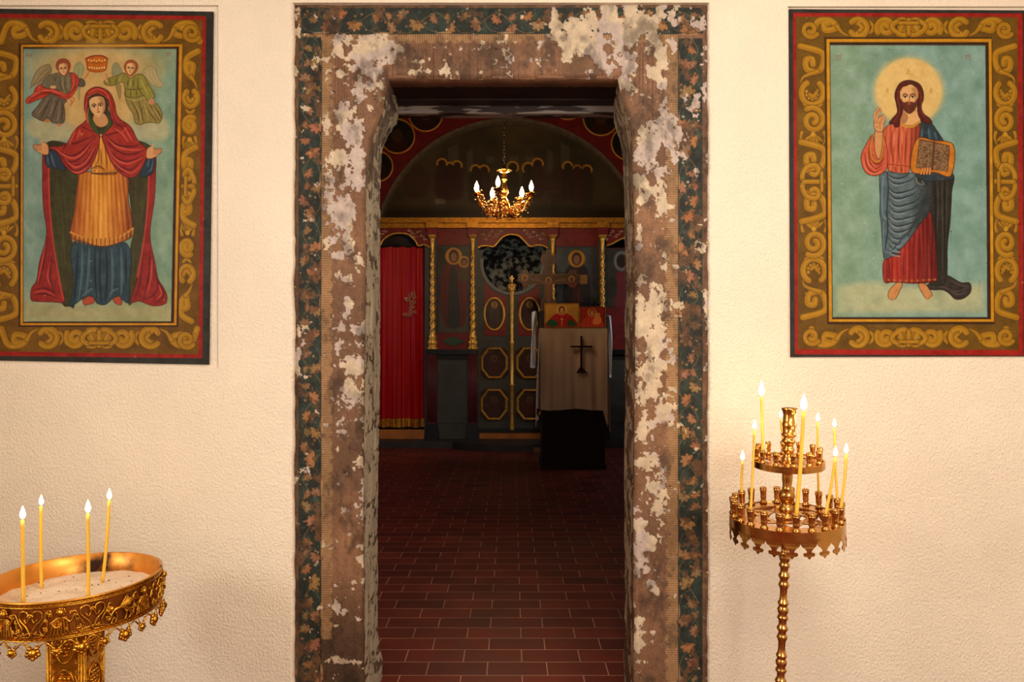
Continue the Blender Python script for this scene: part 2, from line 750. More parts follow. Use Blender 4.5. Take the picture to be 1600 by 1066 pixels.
wobble_edge(XL1, DX0, 0, DZ, 11)
wobble_edge(XR0, DX1, 0, DZ, 29)
mb.box(XL1, XR0, YW, YW + .022, DZ, 3.05)
# solid wall behind the skin
mb.box(-2.62, DX0 - .004, YW + .012, YB, 0, 3.05)
mb.box(DX1 + .004, 2.62, YW + .012, YB, 0, 3.05)
mb.box(DX0 - .004, DX1 + .004, YW + .022, YB, DZ, 3.05)
structure(mb.build('wall_front', M['plaster'], recalc=False))

mb = MB()   # left wall with window opening
mb.box(-2.62, -2.5, -1.95, -0.5, 0, 3.05)
mb.box(-2.62, -2.5, 0.8, YW, 0, 3.05)
mb.box(-2.62, -2.5, -0.5, 0.8, 0, 1.35)
mb.box(-2.62, -2.5, -0.5, 0.8, 2.55, 3.05)
structure(mb.build('wall_left', M['plaster']))
mb = MB()
mb.box(2.5, 2.62, -1.95, YW, 0, 3.05)
structure(mb.build('wall_right', M['plaster']))
mb = MB()   # wall behind the camera with window opening
mb.box(-2.5, 0.65, -1.95, -1.83, 0, 3.05)
mb.box(2.15, 2.5, -1.95, -1.83, 0, 3.05)
mb.box(0.65, 2.15, -1.95, -1.83, 0, 1.35)
mb.box(0.65, 2.15, -1.95, -1.83, 2.65, 3.05)
structure(mb.build('wall_rear', M['plaster']))
mb = MB()
mb.box(-2.62, 2.62, -1.95, YB, 3.05, 3.15)
structure(mb.build('ceiling', M['plaster']))
lamp = empty('added_ceiling_lamp', (.42, .75, 3.05), label='unseen plain ceiling lamp, added to help light the front room wall', cat='lamp')  # out-of-view body, added to go with the extra ceiling light
mb = MB()
mb.lathe([(0, 0), (.06, 0), (.06, -.02), (.012, -.03), (.012, -.14), (.05, -.15), (.05, -.17), (0, -.17)], (0, 0, 0), 20)
mb.build('added_lamp_fitting', M['frame_wood'], lamp)
mb = MB()
mb.lathe([(.045, -.17), (.20, -.19), (.33, -.235), (.335, -.25), (.20, -.20), (.045, -.18), (.045, -.17)], (0, 0, 0), 28)
mb.build('added_lamp_shade', M['frame_wood'], lamp)


def window_frame(name, horiz, c, a0, a1, z0, z1):
    m_ = MB()
    w = .045
    def bar(u0, u1, za, zb):
        if horiz:
            m_.box(u0, u1, c - .02, c + .02, za, zb)
        else:
            m_.box(c - .02, c + .02, u0, u1, za, zb)
    bar(a0, a1, z0, z0 + w)
    bar(a0, a1, z1 - w, z1)
    bar(a0, a0 + w, z0 + w, z1 - w)
    bar(a1 - w, a1, z0 + w, z1 - w)
    mid = (a0 + a1) / 2
    bar(mid - w / 2, mid + w / 2, z0 + w, z1 - w)
    zz = (z0 + z1) / 2
    bar(a0 + w, mid - w / 2, zz - w / 3, zz + w / 3)
    bar(mid + w / 2, a1 - w, zz - w / 3, zz + w / 3)
    return structure(m_.build(name, M['frame_wood']))


window_frame('window_1', False, -2.57, -0.5, 0.8, 1.35, 2.55)
window_frame('window_2', True, -1.89, 0.65, 2.15, 1.35, 2.65)

# nave shell
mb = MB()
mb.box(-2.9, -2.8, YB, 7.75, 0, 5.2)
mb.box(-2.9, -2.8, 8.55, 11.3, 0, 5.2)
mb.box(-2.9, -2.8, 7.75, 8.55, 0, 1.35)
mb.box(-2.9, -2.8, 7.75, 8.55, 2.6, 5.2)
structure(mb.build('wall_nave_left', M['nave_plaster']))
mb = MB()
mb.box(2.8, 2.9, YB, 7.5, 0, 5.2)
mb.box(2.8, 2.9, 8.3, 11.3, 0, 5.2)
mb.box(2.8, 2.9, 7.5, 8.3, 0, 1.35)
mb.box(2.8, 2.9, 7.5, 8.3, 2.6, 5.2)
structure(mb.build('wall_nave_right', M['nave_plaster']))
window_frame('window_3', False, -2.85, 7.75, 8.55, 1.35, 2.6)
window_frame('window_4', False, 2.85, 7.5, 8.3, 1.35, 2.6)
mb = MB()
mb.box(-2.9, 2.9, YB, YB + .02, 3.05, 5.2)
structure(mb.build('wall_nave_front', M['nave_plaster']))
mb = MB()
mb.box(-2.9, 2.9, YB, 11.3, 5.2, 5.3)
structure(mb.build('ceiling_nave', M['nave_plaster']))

# ------------------------------------------------------------------ doorway: painted surround, reveals, lintel
door = structure(empty('door_1', (0, YF, 0)))

_yl = [-10, 120, 171, 220, 266, 447, 731, 1000, 1140]
_xl = [608, 608, 597, 579, 571, 570, 567, 568, 568]
_yr = [-10, 120, 146, 171, 207, 283, 414, 578, 818, 1140]
_xr = [965, 965, 971, 980, 988, 990, 993, 993, 991, 991]
_ylb = [60, 171, 193, 210, 232, 258, 300, 600, 800, 980, 1010, 1030, 1140]
_xlb = [624, 624, 620, 608, 598, 595.5, 594, 593, 590, 589.5, 592, 597, 600]
_yrb = [60, 137, 190, 215, 244, 283, 447, 775, 993, 1020, 1140]
_xrb = [955, 956, 960, 968, 973, 975, 977, 976, 977, 975, 972]
TOPY = 121.0


def wall_wob(Y, seed, amp=1.6):
    return (fbm(Y * 0.03, Y * 0 + 0.3, seed, 3) - .5) * 2 * amp


def xL(Y):
    return np.interp(Y, _yl, _xl) + wall_wob(Y, 3)


def xR(Y):
    return np.interp(Y, _yr, _xr) + wall_wob(Y, 8)


BROWN = (136, 98, 68)
CREAM = (236, 212, 178)
LAV = (222, 200, 184)


def peel_field(X, Y, blobs, sc=1.0, seed=5):
    f = fbm(X / 17 * sc, Y / 19 * sc, seed, 5, 0.58) - 0.5
    g = np.zeros_like(X)
    for cx, cy, rx, ry, w in blobs:
        g = np.maximum(g, w * np.exp(-(((X - cx) / rx) ** 2 + ((Y - cy) / ry) ** 2)))
    f2 = fbm(X / 5.5 * sc, Y / 6.5 * sc, seed + 60, 3, .6) - .5
    return f * 2.1 + f2 * .75 + g


BLOBS = [(575, 88, 62, 26, .95), (535, 78, 22, 14, .7), (535, 118, 14, 12, .6), (500, 30, 34, 12, .5), (660, 112, 40, 6, .45),
         (905, 55, 62, 36, 1.0), (985, 45, 62, 50, 1.0), (965, 95, 40, 22, .95), (975, 125, 14, 26, .75), (1075, 30, 34, 22, .6),
         (1022, 105, 22, 42, .85), (540, 200, 27, 38, .95), (562, 140, 14, 18, .55), (556, 170, 9, 16, .7), (530, 255, 30, 34, .75), (548, 262, 22, 60, .6), (535, 330, 30, 50, .85),
         (560, 300, 14, 60, .5), (530, 400, 14, 14, .8), (553, 392, 22, 50, .6), (545, 470, 9, 9, .8), (572, 520, 10, 90, .6), (556, 560, 26, 60, .62), (550, 615, 30, 42, .7),
         (535, 650, 20, 24, .5), (572, 700, 12, 110, .6), (526, 945, 5, 22, .8), (538, 958, 6, 6, .7), (535, 1033, 22, 6, .85), (470, 30, 16, 26, .7),
         (463, 160, 8, 60, .35), (470, 205, 14, 20, .8), (462, 330, 9, 30, .5), (463, 560, 10, 40, .7), (472, 170, 12, 10, .6),
         (1040, 215, 40, 42, .9), (1020, 270, 32, 50, .75), (1000, 250, 14, 50, .55), (1030, 320, 16, 40, .6), (1090, 180, 12, 40, .55), (1100, 120, 10, 50, .5),
         (999, 350, 6, 90, .65), (1000, 500, 10, 90, .8), (1022, 520, 26, 58, .95), (1045, 495, 22, 26, .6), (1048, 560, 12, 34, .6), (1014, 600, 32, 70, .85), (1030, 640, 26, 60, .6),
         (1010, 720, 10, 60, .4), (1022, 760, 20, 60, .55), (1000, 830, 10, 90, .55), (1015, 870, 14, 50, .4), (1026, 925, 8, 8, .6), (996, 1000, 8, 60, .5), (1020, 1000, 6, 16, .45),
         (1103, 480, 6, 120, .45), (1105, 800, 5, 160, .4)]


def flower(c, x, y, r, rot, col=(196, 138, 82)):
    """a lobed leaf-flower: a fan of petals with dark outlines and veins"""
    n = 5
    for i in range(n):
        a = rot * 6.28 + (i - 2) * .78
        px_, py_ = x + r * .42 * math.cos(a), y + r * .42 * math.sin(a)
        c.ell(px_, py_, r * .56, r * .30, (70, 46, 26), 0.9, .6, a)
    for i in range(n):
        a = rot * 6.28 + (i - 2) * .78
        px_, py_ = x + r * .42 * math.cos(a), y + r * .42 * math.sin(a)
        c.ell(px_, py_, r * .47, r * .21, col, 1, .5, a)
        c.line([(x, y), (x + r * .7 * math.cos(a), y + r * .7 * math.sin(a))], .7, (104, 66, 36), .8, False, .4)
    c.ell(x - r * .2 * math.cos(rot * 6.28), y - r * .2 * math.sin(rot * 6.28), r * .24, r * .24, (122, 80, 42), 1, .5)


def paint_band(c, x0, y0, x1, y1, vert, inner_sign, seed):
    """wallpaper border: dark teal band with a running flower pattern"""
    rnd = random.Random(seed)
    teal = lambda X, Y: (np.array((38, 50, 42.)) + (fbm(X / 9, Y / 14, seed, 4)[..., None] - .5) * np.array((34, 56, 50.)))
    c.rect(x0, y0, x1, y1, teal)
    L = (y1 - y0) if vert else (x1 - x0)
    wd = (x1 - x0) if vert else (y1 - y0)

    def P(u, v):  # u along, v across 0..1 from the outer side
        if vert:
            return (x0 + v * wd if inner_sign > 0 else x1 - v * wd, y0 + u)
        return (x0 + u, y0 + v * wd)
    per = 96.0
    u = -20.0
    # diamond lattice hints
    while u < L + per:
        for k in range(9):
            a = P(u + 55 + k * 5, 0.05)
            b = P(u + 35 + k * 5, 0.75)
            b2 = P(u + 75 + k * 5, 0.75)
            c.line([a, b], 0.6, (112, 84, 48), .45, False, .5)
            c.line([a, b2], 0.6, (112, 84, 48), .45, False, .5)
        # stems
        c.line([P(u, .95), P(u + 18, .5), P(u + 40, .2), P(u + 60, .55), P(u + 78, .95), P(u + 96, .95)], 1.2, (142, 108, 62), .85)
        c.line([P(u + 18, .5), P(u + 25, .8), P(u + 40, .95)], 1.0, (130, 110, 70), .8)
        c.line([P(u + 60, .55), P(u + 68, .25), P(u + 82, .12)], 1.0, (130, 110, 70), .8)
        for k in range(6):   # small leaves
            q = P(u + rnd.uniform(0, 96), rnd.uniform(.15, .9))
            c.ell(q[0], q[1], rnd.uniform(3, 5), 1.6, (62, 92, 74), .7, .6, rnd.uniform(0, 3.1))
        for fu, fv, r in ((8, .62, 12.5), (38, .42, 8.5), (62, .78, 11.0), (60, .35, 6.5), (84, .3, 9.5)):
            q = P(u + fu + rnd.uniform(-2, 2), fv)
            flower(c, q[0], q[1], r * rnd.uniform(.95, 1.25), rnd.uniform(0, 1), (rnd.randint(156, 192), rnd.randint(116, 138), rnd.randint(70, 92)))
        for k in range(5):
            q = P(u + rnd.uniform(0, 96), rnd.uniform(.1, .9))
            c.ell(q[0], q[1], 2.0, 2.0, (168, 118, 72), .9)
        # pale leaf tip along the inner side
        a = P(u + 52, 1.0)
        if vert:
            c.ell(a[0], a[1], 2.6, 13, (190, 148, 98), .9)
        else:
            c.ell(a[0], a[1], 13, 2.6, (190, 148, 98), .9)
        u += per


def paint_surround():
    c = Cv(452, -8, 1116, 1132, 1.0, BROWN)
    X, Y = c.X, c.Y
    n1 = fbm(X / 60, Y / 120, 2, 5)
    st = fbm(X / 4.5, Y / 160, 9, 3)
    base = np.array((140, 100, 70.)) * (0.78 + 0.5 * n1 * (0.7 + .6 * st))[..., None]
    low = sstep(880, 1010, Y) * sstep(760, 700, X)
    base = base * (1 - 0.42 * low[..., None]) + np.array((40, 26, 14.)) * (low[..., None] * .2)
    c.C = base
    # drips
    rnd = random.Random(4)
    for k in range(70):
        x = rnd.uniform(505, 1060)
        y = rnd.uniform(60, 100)
        c.line([(x, y), (x + rnd.uniform(-1, 1), y + rnd.uniform(40, 120))], rnd.uniform(.8, 1.6), (96, 60, 40), .55, False)
    # tan ribbed strips with scalloped inner edge
    def tan(X, Y, horiz_ribs=True):
        r = np.sin((Y if horiz_ribs else X) * 2 * PI / 3.6) * .5 + .5
        return np.array((198, 150, 100.)) * (1 - .28 * r[..., None]) * (0.86 + .25 * fbm(X / 30, Y / 40, 12, 3)[..., None])
    sc = np.abs(np.sin(Y * PI / 19.0))
    aL = ((X > 500 + (Y < 200) * 8 * 0) & (X < 513 + 6.5 * sc ** .5 + (fbm(X / 6, Y / 6, 3, 2) - .5) * 5)).astype(float)
    aR = ((X < 1060) & (X > 1047 - 7.5 * sc ** .5 + (fbm(X / 6, Y / 6, 7, 2) - .5) * 5)).astype(float)
    aL *= (Y > 52) * (Y < 1000)
    aR *= (Y > 56)
    T = tan(X, Y)
    c.C = c.C * (1 - aL[..., None]) + T * aL[..., None]
    c.C = c.C * (1 - aR[..., None]) + T * aR[..., None]
    scx = np.abs(np.sin(X * PI / 19.0))
    aT = ((Y > 52) & (Y < 61 + 7 * scx ** .5) & (X > 478) & (X < 1060)).astype(float)
    c.C = c.C * (1 - aT[..., None]) + tan(X, Y, False) * aT[..., None]
    # flower bands
    paint_band(c, 466, 58, 502, 1132, True, 1, 21)
    paint_band(c, 470, 12, 1100, 52.5, False, 1, 33)
    paint_band(c, 1060, 60, 1098, 1132, True, -1, 47)
    for xx in (502.5,):
        c.line([(xx, 64), (xx - 1, 500), (xx - 3, 1132)], 1.3, (40, 34, 24), .9, False)
    c.line([(1060, 66), (1060, 1132)], 1.3, (40, 34, 24), .9, False)
    c.line([(484, 53), (1060, 53)], 1.1, (40, 34, 24), .9, False)
    # worn outer margin
    m = np.maximum(sstep(467, 463, X), sstep(1096, 1101, X))
    m = np.maximum(m, sstep(13, 9, Y))
    wn = fbm(X / 7, Y / 9, 19, 5)
    mc = np.array((120, 84, 56.)) * (0.6 + .8 * wn[..., None])
    c.C = c.C * (1 - m[..., None]) + mc * m[..., None]
    # brown wear over the paper
    wear = sstep(.60, .66, fbm(X / 16, Y / 22, 41, 5, .6) + .10 * np.exp(-((Y - 430) / 60) ** 2) * (X < 520) + .12 * np.exp(-((Y - 470) / 120) ** 2) * (X > 1050))
    wear *= ((X < 503) | (X > 1060) | (Y < 53))
    c.C = c.C * (1 - .85 * wear[..., None]) + (np.array((118, 80, 50.)) * (.7 + .6 * wn[..., None])) * (.85 * wear[..., None])
    # whitewash patches
    f = peel_field(X, Y, BLOBS)
    inband = ((X < 503) | (X > 1060) | ((Y < 53) & (X < 880)))
    f = f - .16 * inband - .10 * ((X > 502) & (X < 518)) - .1 * ((X > 1042) & (X < 1061))
    thr = .46
    edge = sstep(thr - .055, thr - .01, f) * sstep(thr + .07, thr + .02, f)
    a = sstep(thr - .012, thr + .012, f)
    lav = sstep(.5, .6, fbm(X / 40, Y / 50, 77, 3) + .2 * np.exp(-((X - 540) / 30) ** 2 - ((Y - 320) / 70) ** 2) + .25 * np.exp(-((X - 1060) / 60) ** 2 - ((Y - 210) / 70) ** 2))
    shade = (0.86 + .24 * fbm(X / 14, Y / 14, 55, 5))[..., None]
    cc = (np.array(CREAM, float) * (1 - lav[..., None]) + np.array(LAV, float) * lav[..., None]) * shade
    c.C = c.C * (1 - .35 * edge[..., None])
    c.C = c.C * (1 - a[..., None]) + cc * a[..., None]
    # specks
    for k in range(420):
        x = rnd.uniform(456, 1112)
        y = rnd.uniform(0, 1125)
        if 600 < x < 970 and y > 118:
            continue
        r = rnd.choice((.7, .9, 1.2, 1.8))
        c.ell(x, y, r * rnd.uniform(.8, 1.6), r, (222, 200, 165) if rnd.random() < .6 else (90, 58, 38), .85)
    grime = sstep(.5, .72, fbm(X / 26, Y / 40, 91, 6, .62))[..., None]
    c.C = c.C * (1 - .34 * grime) + np.array((60, 38, 22.)) * .10 * grime
    c.grain(16, .5, 8)
    c.grain(10, .12, 9)
    # relief
    D = a * .0012 + (fbm(X / 5, Y / 5, 15, 4) - .5) * .0016 + (fbm(X / 45, Y / 60, 16, 3) - .5) * .006
    return c, D


def dist_open(X, Y):
    """distance in units to the opening outline (positive outside it)"""
    dl = xL(Y) - X
    dr = X - xR(Y)
    dt = TOPY + (fbm(X / 25, X * 0, 31, 3) - .5) * 4 - Y
    return np.maximum(np.maximum(dl, dr), dt)


M['surround'] = mat_vcol('peeling_painted_plaster', 0.72, (0.66, 0.665, 0.68), bump=.45, bscale=220)
cv, D = paint_surround()
dd = dist_open(cv.X, cv.Y)
keep = dd > -1.0
D = D - 0.012 * np.clip(1 - dd / 7.0, 0, 1) ** 2


def place_surround(X, Y, D):
    dl = xL(Y)
    dr = xR(Y)
    X2 = np.where((X > dl) & (X < dl + 1.5) & (Y > TOPY - 3), dl, X)
    X2 = np.where((X2 < dr) & (X2 > dr - 1.5) & (Y > TOPY - 3), dr, X2)
    return (X2 - 800) / F * YF, YF - D, CH - (Y - 533) / F * YF


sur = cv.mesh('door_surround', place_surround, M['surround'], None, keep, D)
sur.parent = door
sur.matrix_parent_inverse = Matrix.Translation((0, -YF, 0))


def reveal(side, seed):
    """the deep side face of the doorway, old plaster with flaking streaks"""
    nz, ns = 760, 70
    z = np.linspace(0.0, wz(TOPY, YF) + .012, nz)
    s = np.linspace(0, 1, ns)
    S, Z = np.meshgrid(s, z)
    pyf = 533 + (CH - Z) * F / YF
    pyb = 533 + (CH - Z) * F / YB
    fx = (xL(pyf) if side < 0 else xR(pyf))
    xf = (fx - 800) / F * YF
    if side < 0:
        bx = np.interp(pyb, _ylb, _xlb)
    else:
        bx = np.interp(pyb, _yrb, _xrb)
    xb = (bx + wall_wob(pyb, seed, 1.3) - 800) / F * YB
    Yv = YF + .012 + (YB - YF - .012) * S
    e = np.clip(S / .16, 0, 1)
    lead = (1 - np.sqrt(np.clip(1 - (1 - e) ** 2, 0, 1))) * .010
    xx = xf + (xb - xf) * S ** .8
    n = (fbm(S * 6 + seed, Z * 5, seed, 4) - .5) * .014 * np.clip(S * 6, 0, 1) * np.clip((1 - S) * 8, 0, 1)
    dirn = 1 if side < 0 else -1       # towards the opening
    xx = xx + dirn * (n - lead * 0)
    # colours
    u = S * (YB - YF) * 436
    v = (CH - Z) * 436 + 533
    if side < 0:
        tone = sstep(300, 230, v)                   # brown near the top, whitewashed lower down
        f = fbm(u / 20, v / 11, seed, 5, .6) + .17 * sstep(245, 330, v) + .03 * (v > 520) - .06 * sstep(990, 1060, v)
        crumbs = fbm(u / 30, v / 8, seed + 3, 5, .65)
        f = np.where(v < 262, fbm(u / 40 + .5, v / 14, seed + 6, 5, .6) + .03, f)
        a = sstep(.575, .60, f)
        cream = np.array((222, 204, 172.)) * (.84 + .25 * fbm(u / 30, v / 60, seed + 9, 4)[..., None])
        dark = np.array((112, 88, 68.)) * (.6 + .75 * crumbs[..., None])
    else:
        f = fbm(u / 30, v / 26, seed, 6, .68) + .02 * np.sin(v / 60)
        a = sstep(.505, .53, f)
        cream = np.array((200, 172, 136.)) * (.8 + .3 * fbm(u / 40, v / 30, seed + 9, 4)[..., None])
        dark = np.array((116, 80, 50.)) * (.65 + .6 * fbm(u / 35, v / 12, seed + 3, 4)[..., None])
    C = dark * (1 - a[..., None]) + cream * a[..., None]
    g = (fbm(u / 2.2, v / 2.5, seed + 31, 3) - .5)[..., None]
    C = np.clip(C + g * 34, 0, 255)
    xx = xx + dirn * (a * .0015 + (fbm(u / 4, v / 5, seed + 40, 3) - .5) * .003)
    co = np.stack([xx, Yv, Z], -1).reshape(-1, 3)
    idx = np.arange(nz * ns).reshape(nz, ns)
    q = np.stack([idx[:-1, :-1], idx[:-1, 1:], idx[1:, 1:], idx[1:, :-1]], -1).reshape(-1, 4)
    if side > 0:
        q = q[:, ::-1]
    o = raw_mesh('door_reveal', co, q, srgb(C.reshape(-1, 3)), M['surround'], None)
    o.parent = door
    o.matrix_parent_inverse = Matrix.Translation((0, -YF, 0))
    return o


reveal(-1, 51)
reveal(1, 87)


def dchild(o):
    o.parent = door
    o.matrix_parent_inverse = Matrix.Translation((0, -YF, 0))
    return o


mb = MB()   # hidden core of the two jambs and the wall over the opening
mb.box(DX0 - .004, -.585, YF + .03, YB, 0, 2.31)
mb.box(.50, DX1 + .004, YF + .03, YB, 0, 2.31)
mb.box(DX0 - .004, DX1 + .004, YF + .03, YB - .001, 2.40, DZ)
dchild(mb.build('wall_core', M['brownplaster'])).name = 'jamb_masonry'
zt = wz(TOPY, YF)
mb = MB()   # rounded front lip of the soffit
pts = [(YF + .012 - 0.0, zt + .02), (YF + .004, zt + .008), (YF + .012, zt), (YF + .04, zt - .002), (YF + .10, zt + .001), (YF + .105, zt + .05)]
nx = 60
vs = []
for i in range(nx + 1):
    x = -.56 + 1.06 * i / nx
    for (yy, zz) in pts:
        vs.append((x, yy, zz + (random.Random(i * 7 + int(yy * 1000)).random() - .5) * .004))
fs = [(i * 6 + k, i * 6 + k + 1, (i + 1) * 6 + k + 1, (i + 1) * 6 + k) for i in range(nx) for k in range(5)]
mb.add(vs, fs, True)
dchild(mb.build('soffit', M['brownplaster']))
mb = MB()
mb.box(-.58, .52, YF + .10, YF + .20, zt + .012, zt + .10)
mb.box(-.58, .52, YF + .205, YF + .28, zt + .022, zt + .10)
mb.box(-.58, .52, YF + .285, YB - .008, zt + .016, zt + .10)
dchild(mb.build('lintel_board', M['soot']))


def mat_chipped(name):
    m, N, L, b = nt(name)
    tc = N.new('ShaderNodeTexCoord')
    mp = N.new('ShaderNodeMapping')
    mp.inputs['Scale'].default_value = (5, 20, 40)
    no = N.new('ShaderNodeTexNoise')
    no.inputs['Scale'].default_value = 1
    no.inputs['Detail'].default_value = 6
    cr = N.new('ShaderNodeValToRGB')
    cr.color_ramp.elements[0].position = .47
    cr.color_ramp.elements[0].color = lin((46, 30, 22))
    cr.color_ramp.elements[1].position = .52
    cr.color_ramp.elements[1].color = lin((150, 138, 128))
    L.new(tc.outputs['Object'], mp.inputs[0])
    L.new(mp.outputs[0], no.inputs['Vector'])
    L.new(no.outputs['Fac'], cr.inputs[0])
    L.new(cr.outputs[0], b.inputs['Base Color'])
    b.inputs['Roughness'].default_value = .6
    return m


M['chipped'] = mat_chipped('chipped_grey_paint')
mb = MB()
mb.bbox(-.58, .54, YB - .005, YB + .055, wz(178, YB), wz(161.5, YB), .004)
dchild(mb.build('lintel_beam', M['chipped']))

# ================================================================== PAINTED PANELS ON THE PLASTER WALL
OUT = (58, 30, 18)


def shp(c, pts, fill, out=OUT, w=1.0, alpha=1, sm=True, soft=.5):
    c.poly(pts, fill, alpha, sm, soft)
    if out is not None:
        c.line(pts, w * c.k, out, .9, sm, .45, False, True)


def strokes(c, L, w, col, alpha=.85, taper=2):
    for p in L:
        c.line(p, w * 1.5 * c.k, col, alpha, True, .7, taper)


def varied(col, amp, sc, seed):
    col = np.array(col, float)

    def f(X, Y):
        return np.clip(col + (fbm(X * sc, Y * sc, seed, 4)[..., None] - .5) * 2 * np.array(amp, float), 0, 255)
    return f


GO, GL, GD = (176, 128, 24), (200, 152, 44), (92, 62, 14)


def spiral(cx, cy, r, turns, a0, hand=1, r1=.18, n=26):
    pts = []
    for i in range(n + 1):
        t = i / n
        rr = r * (1 - (1 - r1) * t)
        a = a0 + hand * t * turns * 2 * PI
        pts.append((cx + rr * math.cos(a), cy + rr * math.sin(a)))
    return pts


def scrollwork(c, m, w, L, flip):
    """acanthus scroll border of length L and width w; m(u, v) gives the place on the panel"""
    def ln(pts, wd, col, al=1.0, tp=False):
        c.line([m(*p) for p in pts], wd, col, al, True, .6, tp)
    def band(pts, wd, tp=False):
        ln(pts, wd + 3.0, GD, .6, tp)
        ln(pts, wd * 1.12, GO, .95, tp)
        ln([(p[0] - 1.2, p[1] - 1.2) for p in pts], wd * .35, GL, .55, tp)
    h = w / 2
    def sc(pts):
        return [(u, h + (v - h)) for u, v in pts]
    # one half of the border, mirrored about the middle
    for side in (0, 1):
        def U(u):
            return u if side == 0 else L - u
        def B(pts, wd, tp=False):
            band([(U(u), v) for u, v in pts], wd, tp)
        u = 20.0
        k = 0
        half = L / 2 - 22
        while u < half - 20:
            if k % 3 == 0:      # big C scroll
                B([(u - 14, w - 5), (u - 4, 9), (u + 14, 7), (u + 26, 16), (u + 22, w - 16), (u + 8, w - 14), (u + 6, w - 24), (u + 14, w - 26)], 8.5)
                B([(u + 26, 16), (u + 34, w - 10), (u + 44, w - 5)], 6, 1)
                u += 47
            elif k % 3 == 1:    # beaded shell ring
                B(spiral(u + 12, h + 1, h * .78, .8, -2.4, 1, .9), 8)
                for q in range(7):
                    a = -1.9 + q * .62
                    x, y = m(U(u + 12 + h * .38 * math.cos(a)), h + 1 + h * .38 * math.sin(a))
                    c.ell(x, y, 2.3, 2.3, GL, .9)
                B([(u + 12 + h * .1, h + 5), (u + 18, h), (u + 12, h - 6)], 5)
                B([(u + 30, 8), (u + 36, h), (u + 30, w - 8)], 5, 2)
                u += 41
            else:               # ring with hooked leaf, then a fan
                B(spiral(u + 14, h, h * .82, 1.5, 2.6, 1, .22), 7.5)
                for q in range(5):
                    a = -.9 + q * .45
                    B([(u + 36, h), (u + 36 + 17 * math.cos(a), h + h * .8 * math.sin(a))], 4.6, 2)
                x, y = m(U(u + 36), h)
                c.ell(x, y, 3.6, 3.6, GL)
                B([(u + 33, 6), (u + 42, 4), (u + 54, 9)], 5, 1)
                B([(u + 33, w - 6), (u + 42, w - 4), (u + 54, w - 9)], 5, 1)
                u += 62
            k += 1
    # centre ornament: paired curls with a cross between them
    mid = L / 2
    for s in (-1, 1):
        band([(mid, w - 9), (mid + s * 9, w - 6), (mid + s * 22, w - 13), (mid + s * 26, h - 3), (mid + s * 18, h - 9), (mid + s * 11, h - 3), (mid + s * 13, h + 4)], 6.5)
    band([(mid, 6), (mid, w - 9)], 6)
    band([(mid - 14, 11), (mid + 14, 11)], 4.5)


def corner_scroll(c, m, w):
    for a0, r in ((0.6, w * .36),):
        x, y = m(w / 2, w / 2)
        P = spiral(x, y, r, 1.25, a0, 1, .3)
        c.line(P, 9, GD, .7, True, .6)
        c.line(P, 6.5, GO, 1, True, .6)


def bord(c, outer, red_in, field_in, gold_in, dark_in):
    """nested painted borders; each argument is a quad (corner points) of the inner limit"""
    c.poly(outer, varied((58, 54, 48), (14, 14, 14), .08, 5), 1, False)
    c.poly(red_in[0], varied((158, 38, 24), (22, 12, 10), .1, 6), 1, False)
    c.poly(red_in[1], varied((112, 78, 20), (18, 14, 8), .06, 7), 1, False)


def head(c, x, y, s, skin=(226, 184, 128), hair=(92, 38, 22), tilt=0.0, beard=False):
    """a small painted face, s = face height"""
    ct, st = math.cos(tilt), math.sin(tilt)

    def R(p):
        return (x + (p[0] * ct - p[1] * st) * s, y + (p[0] * st + p[1] * ct) * s)
    c.poly([R(p) for p in ((-.34, -.38), (0, -.5), (.34, -.38), (.37, 0), (.26, .3), (.05, .5), (-.12, .48), (-.3, .26), (-.38, 0))], skin)
    c.poly([R(p) for p in ((.1, -.4), (.34, -.36), (.37, 0), (.26, .3), (.06, .5), (.2, .2), (.22, -.1))], (168, 112, 70), .55, True, 1.0)
    for sx in (-.17, .15):
        c.line([R((sx - .1, -.1)), R((sx, -.16)), R((sx + .1, -.1))], s * .045, (84, 44, 26), .95)
        c.ell(*R((sx, -.02)), s * .075, s * .04, (240, 220, 190), 1, .3, tilt)
        c.ell(*R((sx, -.02)), s * .04, s * .045, (40, 22, 16), 1, .3, tilt)
        c.line([R((sx - .09, -.04)), R((sx, -.075)), R((sx + .09, -.04))], s * .03, (62, 32, 20), .9)
    c.line([R((.04, -.12)), R((.0, .1)), R((-.05, .15)), R((.04, .17))], s * .035, (150, 92, 56), .9)
    if beard:
        c.poly([R(p) for p in ((-.36, .02), (-.24, .2), (-.1, .17), (0, .21), (.1, .17), (.24, .2), (.36, .02), (.3, .42), (.1, .66), (-.08, .66), (-.3, .42))], (96, 44, 26), .95)
        c.poly([R(p) for p in ((-.16, .24), (-.04, .2), (0, .22), (.06, .2), (.16, .24), (.06, .3), (-.06, .3))], (110, 52, 30), 1)
        c.ell(*R((0, .27)), s * .075, s * .025, (188, 92, 66), 1, .3, tilt)
        c.line([R((-.03, .36)), R((-.04, .6))], s * .03, (140, 74, 46), .7)
    else:
        c.ell(*R((0, .27)), s * .085, s * .035, (176, 74, 56), 1, .3, tilt)


